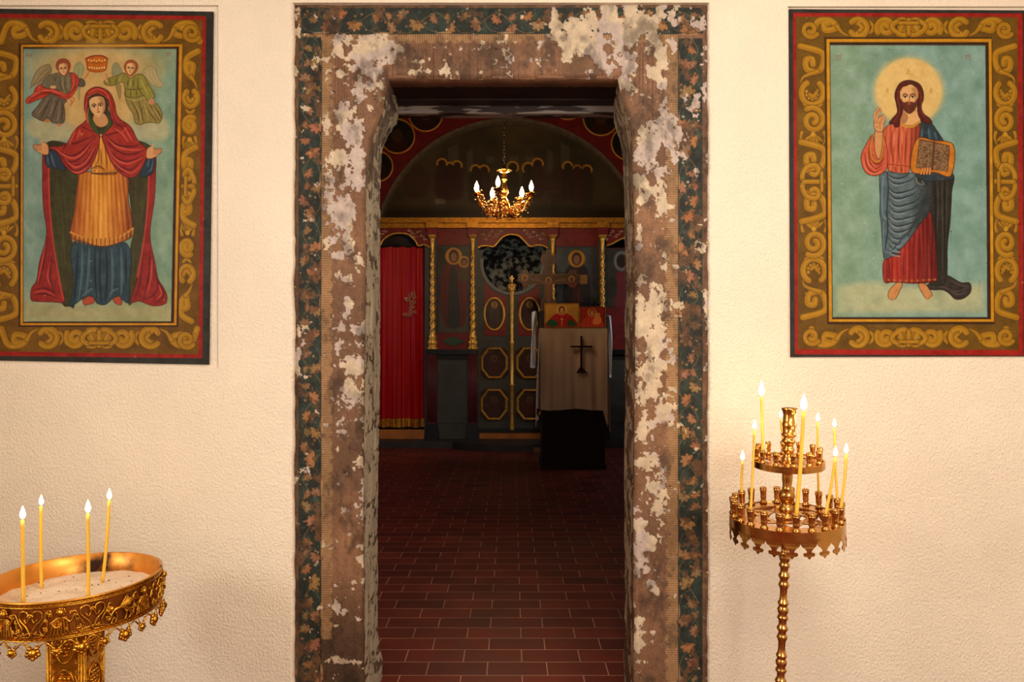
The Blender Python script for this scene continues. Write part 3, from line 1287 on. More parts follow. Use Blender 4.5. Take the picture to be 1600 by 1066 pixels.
def paint_left():
    c = Cv(-30, 10, 336, 574, 1.45, (58, 54, 48))
    c.C = varied((58, 55, 48), (12, 12, 12), .08, 5)(c.X, c.Y)
    red = varied((160, 36, 24), (24, 12, 10), .12, 6)
    c.poly([(-30, 21), (322, 25), (316, 560), (-30, 556)], red, 1, False)
    c.poly([(-30, 28), (316, 31), (310, 554), (-30, 549)], varied((118, 82, 20), (20, 16, 8), .05, 7), 1, False)
    # scroll borders
    def skx(x, y):
        return x - 9 * (x - 33) / 243 * (y - 76) / 426
    scrollwork(c, lambda u, v: (skx(286 + v * .8, 74 + u), 74 + u), 34, 434, 0)
    scrollwork(c, lambda u, v: (31 - v * .95, 74 + u), 52, 434, 0)
    scrollwork(c, lambda u, v: (-4 + u, 30 + v), 40, 322, 0)
    scrollwork(c, lambda u, v: (-4 + u, 547 - v), 38, 318, 0)
    corner_scroll(c, lambda u, v: (284 + u * .8, 32 + v), 38)
    corner_scroll(c, lambda u, v: (276 + u * .8, 512 + v), 38)
    c.poly([(29, 68), (282, 68), (279, 511), (29, 511)], (70, 44, 12), 1, False)
    c.poly([(33, 70), (285, 69), (276, 508.5), (32, 508.5)], varied((204, 142, 26), (18, 18, 10), .1, 9), 1, False)
    c.poly([(36, 73.5), (280, 73), (272, 505), (36, 505)], (64, 36, 16), 1, False)
    bg = lambda X, Y: (np.array((132, 158, 132.)) + (fbm(X / 16, Y / 26, 3, 5)[..., None] - .5) * np.array((52, 46, 40.))
                       + sstep(420, 500, Y)[..., None] * np.array((32, 8, -14.)) - sstep(230, 60, X + (Y - 300) * .05)[..., None] * np.array((0, 0, -10.)))
    c.poly([(36.5, 76.5), (276, 76.5), (267.5, 502.5), (36.5, 503)], bg, 1, False)
    # golden glow and clouds
    for e in ((150, 115, 92, 44, .75), (152, 165, 66, 62, .9), (112, 96, 60, 20, .5), (200, 96, 60, 22, .45), (150, 150, 46, 70, .6)):
        c.ell(e[0], e[1], e[2], e[3], varied((208, 172, 108), (16, 14, 14), .07, 4), e[4], 14)
    for e in ((60, 200, 18, 14), (80, 208, 26, 16), (100, 205, 18, 14), (222, 205, 22, 14), (245, 205, 20, 16), (240, 192, 22, 14), (62, 192, 16, 10)):
        c.ell(e[0], e[1], e[2], e[3], varied((182, 176, 136), (10, 10, 10), .1, 2), .85, 4)
    c.poly([(40, 474), (90, 476), (150, 482), (220, 478), (264, 474), (263, 498), (40, 498)], varied((172, 166, 120), (16, 16, 14), .1, 22), .85, False, 3.5)
    # ---- left winged child (units of the close view)
    c.use(20, 60, 7.614)
    shp(c, [(440, 310), (370, 320), (290, 380), (240, 480), (205, 600), (250, 560), (330, 520), (400, 460), (460, 400)], (142, 124, 88), (118, 98, 66), .7)
    strokes(c, [[(430, 330), (330, 400), (240, 540)], [(440, 360), (350, 440), (270, 540)], [(400, 320), (300, 400), (215, 590)]], .9, (186, 170, 124))
    shp(c, [(720, 400), (740, 320), (790, 280), (830, 310), (850, 380), (810, 480), (800, 620), (790, 740), (770, 600), (740, 470)], (158, 158, 112), (150, 132, 84), .7)
    strokes(c, [[(760, 330), (750, 420), (770, 520)], [(800, 310), (810, 400), (790, 500)]], .8, (190, 180, 130))
    shp(c, [(380, 690), (300, 800), (225, 900), (300, 960), (370, 985), (420, 950), (470, 1000), (560, 1015), (610, 990), (620, 900), (610, 780), (640, 740), (520, 660), (430, 660)], varied((112, 98, 78), (16, 14, 10), .3, 4), (66, 44, 34), .9)
    strokes(c, [[(460, 700), (400, 820), (330, 950)], [(540, 720), (500, 850), (460, 980)], [(590, 760), (590, 880), (580, 1000)]], 1.4, (78, 62, 52))
    strokes(c, [[(430, 700), (350, 820), (290, 920)], [(500, 700), (470, 830), (420, 940)], [(560, 750), (550, 880), (530, 1000)]], 1.3, (150, 136, 108))
    shp(c, [(540, 410), (440, 440), (370, 500), (335, 560), (420, 600), (560, 620), (640, 650), (700, 640), (720, 520), (700, 420), (640, 405)], varied((122, 112, 84), (14, 12, 10), .3, 8), (70, 52, 40), .8)
    strokes(c, [[(560, 450), (560, 540), (600, 630)], [(620, 460), (620, 560), (640, 640)], [(520, 450), (500, 520)]], 1.0, (84, 74, 58))
    strokes(c, [[(590, 450), (595, 560), (620, 640)], [(660, 440), (660, 600)]], 1.1, (160, 148, 110))
    shp(c, [(760, 490), (830, 480), (860, 530), (850, 570), (800, 575), (750, 550)], (98, 88, 70), (60, 44, 36), .7)
    shp(c, [(690, 410), (760, 440), (785, 500), (760, 600), (700, 690), (640, 725), (560, 700), (450, 650), (400, 690), (300, 730), (190, 775), (155, 755), (170, 710), (240, 660), (270, 590), (330, 545), (370, 590), (470, 600), (560, 630), (620, 660), (680, 640), (700, 540)], varied((190, 72, 50), (22, 16, 12), .3, 12), (110, 30, 24), .8)
    strokes(c, [[(190, 750), (300, 680), (430, 650), (560, 680), (660, 700)], [(260, 630), (360, 640), (480, 630)], [(740, 470), (740, 560), (690, 660)]], 1.2, (126, 34, 28))
    strokes(c, [[(180, 730), (280, 650), (400, 620), (520, 640), (630, 690)], [(720, 450), (730, 540), (690, 620)], [(300, 570), (330, 600)]], 1.2, (226, 124, 96))
    strokes(c, [[(700, 700), (730, 720), (690, 800)], [(680, 720), (700, 760), (680, 810)]], 1.0, (198, 84, 58))
    c.ell(480, 580, 34, 20, (222, 178, 128))
    c.line([(850, 480), (880, 440), (900, 390)], 26, (214, 160, 104))
    c.line([(850, 480), (880, 450), (905, 400)], 5, (110, 60, 30), .8)
    c.ell(410, 980, 32, 22, (190, 130, 70))
    c.ell(550, 1030, 30, 18, (196, 130, 90))
    c.ell(600, 325, 90, 86, (150, 78, 46))
    head(c, 604, 372, 150 / 1.0, (226, 178, 122), tilt=-.12) if False else None
    c.use()
    c.poly([(88.5, 101), (92, 97), (99, 93.5), (106, 96), (110, 103), (108, 112), (102, 119), (95, 116), (90, 108)], (150, 76, 46))
    head(c, 99, 108, 18, (228, 182, 126), tilt=-.12)
    c.line([(89, 104), (94, 98), (102, 97), (108, 102)], 3.0, (158, 88, 52), .9)
    # ---- right winged child
    c.use(140, 60, 7.614)
    shp(c, [(630, 410), (680, 340), (740, 330), (790, 390), (820, 480), (880, 560), (830, 580), (740, 550), (680, 480)], (176, 160, 112), (140, 116, 76), .7)
    strokes(c, [[(720, 360), (740, 450), (840, 570)], [(690, 380), (700, 460), (760, 550)], [(760, 360), (790, 450), (860, 560)]], .9, (204, 190, 142))
    shp(c, [(270, 440), (270, 330), (310, 285), (350, 310), (390, 400), (340, 440)], (150, 146, 106), (150, 128, 84), .7)
    shp(c, [(310, 560), (330, 640), (360, 730), (375, 640), (370, 550)], (160, 138, 84), (140, 110, 64), .6)
    shp(c, [(430, 620), (430, 720), (470, 830), (520, 900), (540, 1000), (600, 1030), (660, 1010), (740, 1000), (820, 1010), (860, 960), (860, 880), (800, 780), (720, 700), (640, 620)], varied((150, 134, 70), (16, 14, 12), .3, 14), (92, 66, 30), .9)
    strokes(c, [[(480, 720), (560, 860), (590, 1010)], [(580, 720), (620, 880), (640, 1000)], [(700, 760), (780, 880), (830, 980)], [(680, 820), (740, 920), (800, 990)], [(760, 800), (830, 900), (850, 960)]], 1.3, (100, 70, 40))
    strokes(c, [[(520, 760), (600, 900), (610, 1000)], [(640, 760), (680, 880), (700, 980)], [(740, 800), (800, 900), (840, 960)]], 1.3, (184, 166, 96))
    shp(c, [(410, 410), (330, 440), (210, 480), (170, 520), (200, 555), (290, 560), (390, 520), (420, 600), (440, 690), (560, 700), (650, 680), (690, 740), (760, 720), (770, 660), (700, 540), (640, 440), (570, 425), (480, 470)], varied((146, 138, 62), (16, 14, 12), .3, 17), (88, 62, 26), .9)
    strokes(c, [[(460, 480), (450, 580)], [(520, 480), (520, 590)], [(570, 470), (580, 590), (640, 690)], [(420, 600), (520, 610), (620, 600)], [(490, 620), (490, 690)], [(560, 620), (560, 690)], [(330, 460), (300, 540)], [(240, 480), (250, 550)]], 1.1, (96, 76, 34))
    strokes(c, [[(490, 480), (485, 590)], [(600, 460), (640, 560), (700, 680)], [(430, 715), (540, 740), (660, 700)], [(370, 450), (350, 520)]], 1.2, (190, 176, 96))
    c.line([(160, 400), (180, 450), (205, 510)], 24, (216, 160, 110))
    c.line([(200, 420), (215, 500)], 5, (130, 76, 40), .8)
    c.ell(735, 755, 32, 34, (214, 150, 110))
    strokes(c, [[(720, 730), (730, 790)], [(740, 730), (750, 790)]], .6, (150, 80, 50))
    c.use()
    c.poly([(193.5, 106), (195, 99), (200, 94), (207, 93.5), (214, 98), (216, 105), (213, 112), (207, 118), (200, 118)], (152, 80, 44))
    head(c, 204, 107.5, 18, (230, 184, 126), tilt=.12)
    c.line([(195, 104), (199, 98), (207, 97), (213, 102)], 3.0, (164, 92, 50), .9)
    # crown
    c.poly([(134, 92), (140, 88), (152, 86.5), (164, 88.5), (168, 93), (166.5, 103), (164, 110), (151, 112), (138, 110), (135, 102)], (196, 110, 24))
    c.line([(134, 92), (143, 88), (152, 87), (162, 88), (168, 92.5)], 2, (136, 40, 20))
    c.line([(134, 92), (137, 104), (138, 110), (151, 112.5), (164, 110), (167, 102), (168, 92)], 1.2, (136, 60, 20))
    c.line([(136, 97), (151, 99), (167, 97)], 1.2, (150, 70, 20), .8)
    for k in range(7):
        c.ell(138.5 + k * 4.2, 94 + (k % 2) * 1.5, 1.1, 1.1, (250, 220, 150))
        c.ell(139.5 + k * 3.9, 105.5 + (1 if 1 < k < 5 else 0), 1.2, 1.2, (250, 226, 160))
    # ---- mantle, lower part
    c.use(0, 270, 3.438)
    shp(c, [(235, 0), (240, -140), (300, -170), (420, -120), (430, 0), (410, 80), (385, 330), (395, 420), (400, 700), (375, 716), (330, 690), (290, 450), (262, 200)], varied((66, 62, 26), (14, 14, 8), .1, 4), (44, 32, 14), 1)
    shp(c, [(835, 0), (828, -120), (740, -170), (660, -120), (680, 0), (715, 300), (700, 420), (690, 700), (730, 640), (770, 450), (800, 200)], varied((68, 62, 26), (14, 14, 8), .1, 9), (44, 32, 14), 1)
    rnd = random.Random(8)
    for k in range(26):
        x = 280 + rnd.random() * 110
        y = rnd.random() * 420
        strokes(c, [[(x, y), (x + 6, y + 90), (x + 16 + (x < 320) * 12, y + 220)]], .8, (92, 88, 40), .5)
        x = 705 + rnd.random() * 80
        strokes(c, [[(x, y), (x + 2, y + 90), (x - 8, y + 200)]], .8, (92, 86, 40), .5)
    RED = varied((150, 40, 32), (20, 12, 10), .12, 21)
    shp(c, [(232, -110), (228, 0), (232, 180), (250, 330), (212, 480), (196, 580), (170, 620), (166, 680), (200, 692), (285, 694), (345, 692), (325, 600), (290, 440), (268, 200), (262, 0), (262, -100)], RED, (80, 20, 18), 1)
    shp(c, [(836, -110), (836, 0), (830, 140), (806, 330), (832, 480), (850, 570), (880, 620), (897, 665), (885, 705), (820, 715), (750, 690), (702, 690), (740, 560), (775, 380), (795, 180), (803, 0), (806, -100)], RED, (80, 20, 18), 1)
    c.line([(262, -100), (262, 0), (268, 200), (295, 440), (340, 680)], 9, (198, 74, 56), .9)
    c.line([(803, -100), (800, 0), (793, 180), (772, 370), (738, 560)], 9, (198, 74, 56), .9)
    strokes(c, [[(255, 360), (235, 480), (210, 600)], [(280, 440), (270, 560), (300, 680)], [(180, 630), (240, 620), (310, 650)], [(175, 660), (240, 650), (320, 680)], [(805, 400), (800, 540), (770, 690)], [(770, 460), (750, 600), (720, 680)], [(820, 500), (850, 600), (820, 660), (770, 680)], [(840, 570), (880, 650), (840, 700)]], 1.4, (88, 18, 20))
    strokes(c, [[(245, 380), (222, 500), (200, 600)], [(270, 480), (255, 560), (280, 620)], [(180, 645), (240, 636), (300, 665)], [(815, 460), (812, 560), (790, 650)], [(850, 600), (868, 650), (840, 680)]], 1.3, (214, 92, 74))
    # blue skirt
    shp(c, [(400, 370), (395, 600), (372, 710), (395, 712), (440, 680), (500, 665), (520, 700), (560, 710), (590, 690), (620, 665), (660, 685), (690, 695), (695, 600), (680, 380)], varied((52, 74, 84), (14, 16, 16), .1, 31), (26, 30, 34), 1)
    strokes(c, [[(440, 390), (440, 540), (420, 690)], [(480, 400), (475, 540), (460, 660)], [(600, 410), (605, 540), (600, 650)], [(650, 400), (655, 560), (650, 660)], [(500, 620), (470, 640), (440, 665)], [(640, 620), (600, 640), (590, 670)]], 3.0, (98, 124, 124), .7)
    strokes(c, [[(540, 400), (535, 550), (545, 700)], [(510, 400), (510, 540), (520, 680)], [(570, 400), (575, 560), (565, 690)], [(420, 400), (410, 560), (395, 700)], [(675, 420), (678, 600)]], 2.2, (24, 36, 46), .85)
    shp(c, [(445, 685), (480, 662), (508, 680), (500, 700), (455, 710)], (178, 82, 54), (70, 20, 14), .8)
    shp(c, [(606, 680), (640, 664), (655, 690), (650, 710), (625, 705)], (178, 82, 54), (70, 20, 14), .8)
    # golden dress
    gold = lambda X, Y: np.array((188, 112, 36.)) + np.exp(-((X - 156) / 22) ** 2)[..., None] * np.array((34, 42, 22.)) + (np.sin((X - 156) / (1.2 + (Y - 240) * .004) * 1.35)[..., None]) * np.array((16, 14, 6.)) - sstep(185, 212, X)[..., None] * np.array((60, 52, 16.)) + (fbm(X / 3, Y / 40, 6, 3)[..., None] - .5) * 60 - sstep(130, 112, X)[..., None] * np.array((20, 26, 6.))
    shp(c, [(440, 0), (420, 40), (400, 200), (378, 340), (440, 365), (540, 395), (640, 375), (715, 325), (690, 150), (670, 0)], gold, (92, 40, 14), 1)
    c.line([(380, 320), (440, 345), (540, 360), (640, 345), (714, 300)], 12, (214, 150, 54))
    for k in range(30):
        u = k / 29
        x = 382 + u * 332
        y0 = 330 + 38 * math.sin(u * PI) - 26 * u
        c.line([(x, y0), (x + rnd.uniform(-2, 2), y0 + 34)], 5, (206, 140, 52) if k % 2 else (120, 62, 22))
    c.line([(380, 345), (440, 375), (540, 402), (640, 385), (714, 335)], 3, (92, 44, 16), .8)
    # ---- blue sleeves, upper body
    c.use(40, 190, 5.609)
    for pts in ([(170, 290), (215, 250), (280, 270), (350, 420), (300, 420), (190, 395)], [(1130, 320), (1070, 310), (1000, 470), (1060, 480), (1120, 440)]):
        shp(c, pts, (46, 62, 74), (24, 26, 30), .9)
    strokes(c, [[(190, 300), (200, 380)], [(220, 270), (240, 350), (260, 400)], [(1120, 330), (1100, 420), (1070, 440)], [(1080, 330), (1070, 400)]], 1.4, (98, 124, 140))
    shp(c, [(640, 140), (700, 170), (760, 330), (800, 450), (700, 465), (590, 455), (575, 420), (600, 300)], gold, (96, 44, 16), 1)
    c.line([(590, 440), (640, 400), (700, 440), (780, 430)], 16, (190, 124, 44))
    c.line([(585, 410), (640, 390), (690, 420)], 8, (74, 34, 18), .9)
    c.line([(580, 455), (690, 455), (800, 450)], 10, (76, 38, 20), .9)
    strokes(c, [[(650, 200), (640, 320), (610, 400)], [(690, 210), (710, 330), (720, 430)], [(660, 240), (664, 400)]], 1.2, (122, 66, 22))
    # red cape
    C1 = varied((164, 50, 36), (20, 12, 10), .15, 24)
    shp(c, [(560, 0), (480, 30), (420, 90), (350, 200), (205, 225), (280, 270), (330, 370), (400, 440), (470, 462), (560, 410), (630, 260), (650, 150), (640, 110), (560, 40)], C1, (74, 16, 16), 1.1)
    shp(c, [(760, -40), (860, 0), (930, 60), (980, 160), (1065, 250), (1050, 340), (980, 470), (910, 492), (840, 460), (760, 370), (700, 230), (670, 130), (700, 90), (740, 30)], C1, (74, 16, 16), 1.1)
    strokes(c, [[(240, 240), (340, 330), (420, 350), (520, 280), (600, 140)], [(300, 260), (400, 300), (500, 250), (620, 120)], [(350, 350), (430, 430), (540, 380), (620, 230)], [(400, 180), (440, 190), (600, 120)], [(360, 200), (330, 240)], [(430, 380), (500, 370), (600, 240)],
                [(700, 150), (780, 240), (900, 290), (1050, 250)], [(690, 180), (760, 290), (880, 350), (1030, 300)], [(720, 240), (800, 370), (920, 420), (1040, 320)], [(700, 120), (800, 200), (930, 220), (1000, 200)], [(780, 380), (860, 440), (960, 440)], [(820, 90), (750, 110), (690, 120)]], 1.7, (92, 20, 22))
    strokes(c, [[(260, 240), (350, 300), (430, 320), (510, 270), (590, 160)], [(340, 320), (430, 400), (530, 350), (610, 220)], [(440, 60), (400, 160), (380, 200)], [(480, 60), (450, 160)], [(410, 440), (470, 445), (550, 390)],
                [(720, 150), (800, 220), (930, 250), (1030, 240)], [(700, 190), (770, 310), (890, 370), (1020, 320)], [(740, 300), (820, 400), (930, 450), (1010, 380)], [(860, 40), (900, 110), (940, 180)], [(780, 60), (850, 110), (900, 180)]], 1.7, (222, 100, 78))
    strokes(c, [[(470, 80), (490, 110), (510, 100)], [(480, 130), (500, 110)], [(850, 90), (880, 60)]], .9, (224, 150, 60))
    # hands
    for hx, hy, s in ((150, 230, -1), (1110, 265, 1)):
        P = [(hx - s * 45, hy - 25), (hx, hy - 50), (hx + s * 20, hy - 25), (hx + s * 75, hy - 30), (hx + s * 80, hy + 0), (hx + s * 50, hy + 30), (hx - s * 10, hy + 60), (hx - s * 50, hy + 50)]
        shp(c, P, (216, 160, 104), (110, 56, 30), .8)
        for q in range(4):
            c.line([(hx + s * 10, hy - 18 + q * 14), (hx + s * 76, hy - 24 + q * 12)], 4, (128, 70, 40), .8)
        c.line([(hx - s * 5, hy - 10), (hx + s * 4, hy - 48), (hx + s * 10, hy - 66)], 13, (220, 164, 108))
    # green lining at neck, neck, face, hood
    c.use(0, 0, 3.553)
    shp(c, [(500, 640), (620, 640), (625, 690), (560, 745), (510, 700)], (60, 74, 34), (30, 30, 16), .8)
    shp(c, [(528, 640), (600, 640), (606, 680), (560, 700), (525, 680)], (212, 158, 100), (110, 60, 34), .7)
    c.poly([(528, 640), (560, 660), (545, 690), (527, 680)], (150, 96, 60), .7)
    shp(c, [(525, 676), (560, 692), (604, 676), (600, 700), (560, 712), (530, 700)], (54, 60, 72), None)
    shp(c, [(545, 483), (500, 495), (474, 530), (468, 600), (480, 660), (455, 700), (540, 735), (528, 690), (500, 640), (490, 590), (520, 540), (560, 540), (600, 575), (610, 640), (640, 690), (700, 700), (650, 640), (635, 570), (605, 510)], C1, (74, 16, 16), 1.1)
    c.poly([(492, 560), (520, 536), (560, 536), (598, 566), (606, 600), (590, 580), (555, 552), (525, 552), (498, 580)], (58, 66, 62))
    c.use()
    c.poly([(138, 152), (150, 147), (166, 152), (172, 166), (173, 185), (166, 200), (145, 200), (138, 182)], (70, 52, 34), 1, True, .8)
    c.poly([(147, 180), (163, 178), (169, 192), (158, 199), (147, 192)], (206, 152, 98), 1, True, .6)
    head(c, 152.6, 166.5, 32, (224, 180, 124), tilt=-.16)
    c.use(0, 0, 3.553)
    c.poly([(488, 590), (486, 660), (510, 715), (545, 745), (530, 690), (505, 650), (497, 610)], (68, 84, 36))
    c.poly([(604, 590), (608, 650), (615, 690), (575, 740), (600, 680), (600, 640)], (72, 86, 38))
    strokes(c, [[(490, 520), (540, 495), (590, 520), (620, 600)], [(480, 560), (476, 640), (490, 690)], [(600, 560), (625, 640), (660, 690)]], 1.5, (224, 104, 80))
    strokes(c, [[(500, 540), (550, 515), (595, 545), (612, 600)], [(482, 590), (486, 660)], [(615, 600), (640, 670), (700, 730)]], 1.3, (96, 22, 22))
    c.line([(486, 540), (545, 512), (600, 548)], 5, (220, 140, 66), .6)
    strokes(c, [[(490, 600), (486, 640), (492, 680)], [(602, 590), (606, 620)]], .8, (232, 170, 120))
    c.use()
    # small red letters in the corners
    for x in (42, 45.5, 49):
        c.line([(x, 84), (x + .8, 90)], .9, (150, 70, 60), .6, False)
    c.line([(41, 87), (50, 87)], .8, (150, 70, 60), .6, False)
    c.ring(262.5, 84.5, 2.4, .9, (150, 60, 50), .7)
    c.line([(267, 81), (267, 86)], .8, (150, 60, 50), .7, False)
    c.C = 255 * (np.clip(c.C, 0, 255) / 255) ** 1.12
    crack(c, 40, 6)
    c.grain(7, .45, 3)
    c.grain(7, .07, 13)
    return c


def crack(c, n, seed):
    rnd = random.Random(seed)
    for k in range(n):
        x = rnd.uniform(c.x0, c.x1)
        y = rnd.uniform(c.y0, c.y1)
        c.ell(x, y, rnd.uniform(.5, 1.4), rnd.uniform(.4, 1.0), (206, 196, 160) if k % 3 else (50, 40, 30), .7)
        if k % 4 == 0:
            c.line([(x, y), (x + rnd.uniform(-2, 2), y + rnd.uniform(6, 22))], .7, (60, 50, 36), .35, False)


def paint_right():
    c = Cv(1230, 10, 1616, 561, 1.45, (58, 54, 48))
    c.C = varied((60, 56, 50), (12, 12, 12), .08, 5)(c.X, c.Y)
    c.poly([(1239, 20), (1598, 21), (1599, 556), (1242, 554)], varied((164, 36, 24), (24, 12, 10), .12, 6), 1, False)
    c.poly([(1244, 26), (1590, 27), (1592, 547), (1247, 546)], varied((116, 84, 20), (20, 16, 8), .05, 17), 1, False)
    scrollwork(c, lambda u, v: (1292 - v * .92 + u / 434 * 4, 66 + u), 50, 436, 0)
    scrollwork(c, lambda u, v: (1550 + v * .82 + u / 434 * 3, 66 + u), 48, 436, 0)
    scrollwork(c, lambda u, v: (1262 + u, 25 + v), 36, 316, 0)
    scrollwork(c, lambda u, v: (1262 + u, 545 - v), 36, 316, 0)
    for cx, cy in ((1248, 28), (1552, 28), (1250, 508), (1554, 508)):
        corner_scroll(c, lambda u, v, cx=cx, cy=cy: (cx + u, cy + v), 36)
    c.poly([(1288, 58), (1550, 58), (1554, 507), (1292, 507)], (74, 48, 12), 1, False)
    c.poly([(1291, 61), (1549, 60.5), (1553, 503), (1295, 503)], varied((204, 146, 26), (18, 18, 10), .1, 9), 1, False)
    c.poly([(1296, 66), (1544.5, 66), (1548, 499), (1300, 499)], (66, 38, 16), 1, False)
    bg = lambda X, Y: (np.array((134, 166, 152.)) + (fbm(X / 18, Y / 22, 8, 5)[..., None] - .5) * np.array((44, 38, 46.)) - sstep(1460, 1300, X)[..., None] * np.array((-4, 2, 14.)))
    c.poly([(1297, 70.5), (1540, 71), (1543, 496), (1301, 496)], bg, 1, False)
    c.poly([(1308, 448), (1360, 440), (1440, 448), (1536, 442), (1537, 489), (1308, 489)], varied((178, 180, 140), (18, 16, 14), .07, 12), .85, False, 6)
    for e in ((1345, 455, 30, 12), (1420, 468, 40, 14), (1505, 462, 30, 14), (1380, 480, 40, 8)):
        c.ell(e[0], e[1], e[2], e[3], (196, 192, 150), .35, 4)
    c.ell(1420, 143, 56, 55, varied((224, 190, 120), (12, 12, 12), .1, 2), .55, 5)
    c.ell(1420, 143, 52, 52, varied((224, 190, 120), (12, 12, 14), .12, 2), .95, 2.5)
    for x, y in ((1418.5, 112), (1386, 142), (1454, 142)):
        c.line([(x - 1.5, y + 4), (x, y - 4), (x + 2.5, y - 1), (x - .5, y + .5), (x + 3, y + 4)], 1.1, (186, 144, 52), .85, False)
    # mantle (dark part), train
    c.use(1340, 260, 4.845)
    shp(c, [(560, 880), (660, 850), (690, 830), (780, 880), (840, 880), (860, 910), (850, 960), (800, 1000), (740, 1005), (690, 960), (640, 935), (560, 935), (520, 910)], varied((60, 52, 48), (12, 10, 10), .15, 3), (30, 20, 16), 1)
    strokes(c, [[(560, 910), (650, 915), (740, 950), (830, 920)], [(700, 860), (780, 900), (850, 910)], [(700, 950), (760, 970), (830, 950)]], 1.4, (104, 92, 82), .7)
    shp(c, [(430, 40), (710, 50), (712, 200), (700, 420), (680, 600), (668, 870), (560, 900), (540, 800), (470, 500), (440, 200)], varied((46, 42, 34), (12, 12, 10), .12, 8), (24, 16, 12), 1)
    strokes(c, [[(640, 80), (640, 300), (645, 560), (640, 860)], [(600, 80), (610, 300), (600, 500)], [(680, 80), (670, 400), (650, 800)], [(560, 120), (560, 300)]], 1.6, (92, 86, 72), .6)
    strokes(c, [[(660, 100), (660, 400), (655, 800)], [(585, 100), (590, 500), (600, 860)]], 1.8, (22, 18, 14), .8)
    # lower red robe
    rob = lambda X, Y: np.array((146, 42, 32.)) + (np.sin(X * .9 + 2 * fbm(X / 12, Y / 60, 3, 2))[..., None]) * np.array((16, 10, 6.)) + (fbm(X / 2.5, Y / 50, 6, 3)[..., None] - .5) * 50 + np.exp(-((X - 1402) / 12) ** 2)[..., None] * np.array((26, 16, 8.)) - sstep(1425, 1460, X)[..., None] * np.array((34, 14, 10.))
    shp(c, [(540, 340), (500, 400), (300, 660), (200, 710), (200, 870), (260, 878), (330, 880), (400, 886), (480, 884), (590, 870), (605, 800), (590, 600), (570, 420)], rob, (72, 18, 14), 1)
    strokes(c, [[(345, 660), (345, 860)], [(420, 560), (425, 860)], [(470, 480), (485, 860)], [(540, 400), (550, 640), (560, 850)], [(240, 720), (240, 860)]], 1.2, (96, 22, 20))
    for k in range(18):
        c.ell(212 + k * 22, 868 - abs(k - 8) * 1.2, 9, 8, (190, 120, 56) if k % 2 else (140, 70, 34), .9)
    for pts in ([(300, 880), (340, 890), (320, 940), (290, 1000), (250, 1010), (230, 980), (245, 930)], [(460, 895), (510, 890), (560, 960), (560, 985), (525, 1005), (490, 960)]):
        shp(c, pts, (200, 142, 86), (84, 40, 22), .9)
    for x, y in ((240, 1000), (255, 1004), (270, 1004), (540, 1000), (552, 990), (522, 1002)):
        c.ell(x, y, 7, 8, (214, 158, 100))
        c.line([(x - 5, y - 10), (x - 4, y + 4)], 3, (110, 56, 30), .8)
    c.line([(300, 930), (280, 970)], 4, (150, 96, 56), .7)
    # blue-grey drapery
    dr = lambda X, Y: np.array((94, 110, 112.)) + (fbm(X / 8, Y / 5, 5, 4)[..., None] - .5) * 40 - sstep(1425, 1452, X + (Y - 270) * .12)[..., None] * np.array((38, 46, 48.))
    shp(c, [(170, 60), (220, 40), (330, 60), (430, 50), (540, 90), (560, 130), (545, 330), (470, 440), (370, 580), (270, 670), (205, 700), (190, 620), (178, 420), (168, 360), (170, 250), (165, 120)], dr, (34, 38, 44), 1)
    for k, (y0, dy, xr) in enumerate(((60, 30, 400), (90, 40, 430), (150, 50, 450), (190, 52, 450), (240, 60, 470), (290, 56, 460), (340, 60, 480), (390, 60, 470), (440, 56, 440), (490, 56, 400), (540, 50, 360), (590, 44, 320), (630, 36, 290))):
        c.line([(232, y0), (265, y0 + dy * .8), (320, y0 + dy), (xr - 40, y0 + dy * .5), (xr, y0 - 10)], 11, (40, 48, 56), .85, True, .6, 2)
        c.line([(238, y0 + 18), (270, y0 + dy * .8 + 16), (320, y0 + dy + 16), (xr - 50, y0 + dy * .5 + 14)], 9, (146, 160, 160), .7, True, .7, 2)
    c.line([(225, 50), (232, 180), (222, 330), (228, 480), (205, 640)], 9, (34, 40, 48), .8)
    c.line([(195, 80), (185, 200), (190, 350), (215, 400)], 16, (120, 138, 146), .7)
    c.line([(180, 90), (172, 220), (176, 380)], 9, (60, 90, 116), .8)
    c.line([(200, 420), (195, 520), (205, 640), (270, 640), (380, 540)], 12, (110, 130, 140), .75)
    c.line([(540, 110), (520, 240), (440, 400), (380, 520)], 20, (52, 58, 56), .6, True, 1.0)
    shp(c, [(440, 70), (435, 120), (470, 145), (510, 140), (490, 100), (480, 70)], (104, 110, 104), (40, 40, 40), .8)
    shp(c, [(462, 80), (455, 115), (490, 130)], (52, 50, 46), None)
    # ---- upper body
    c.use(1340, 80, 5.331)
    shp(c, [(500, 590), (600, 590), (660, 660), (720, 750), (790, 800), (790, 1000), (780, 1066), (500, 1060), (470, 800)], varied((52, 66, 70), (14, 14, 14), .15, 4), (28, 28, 28), 1)
    strokes(c, [[(540, 640), (530, 730)], [(590, 640), (600, 730)], [(640, 670), (660, 740)]], 2.2, (82, 116, 130))
    chest = lambda X, Y: np.array((198, 100, 66.)) + (np.sin((X - 1380) * .95 + (Y - 200) * .05)[..., None]) * np.array((16, 14, 10.)) - sstep(1415, 1435, X)[..., None] * np.array((56, 38, 26.))
    shp(c, [(340, 600), (250, 620), (215, 680), (225, 800), (250, 960), (270, 1000), (410, 1015), (440, 960), (500, 780), (520, 620), (430, 640)], chest, (94, 34, 22), 1)
    strokes(c, [[(290, 660), (280, 800), (300, 930)], [(350, 650), (340, 800), (350, 930)], [(400, 660), (400, 800), (390, 940)], [(450, 660), (450, 800), (430, 930)], [(310, 960), (320, 1010)], [(360, 960), (370, 1010)]], 1.6, (132, 52, 34))
    strokes(c, [[(310, 660), (300, 800)], [(375, 650), (370, 780)]], 1.6, (226, 140, 102))
    c.line([(250, 940), (340, 950), (430, 960)], 7, (120, 44, 28), .7)
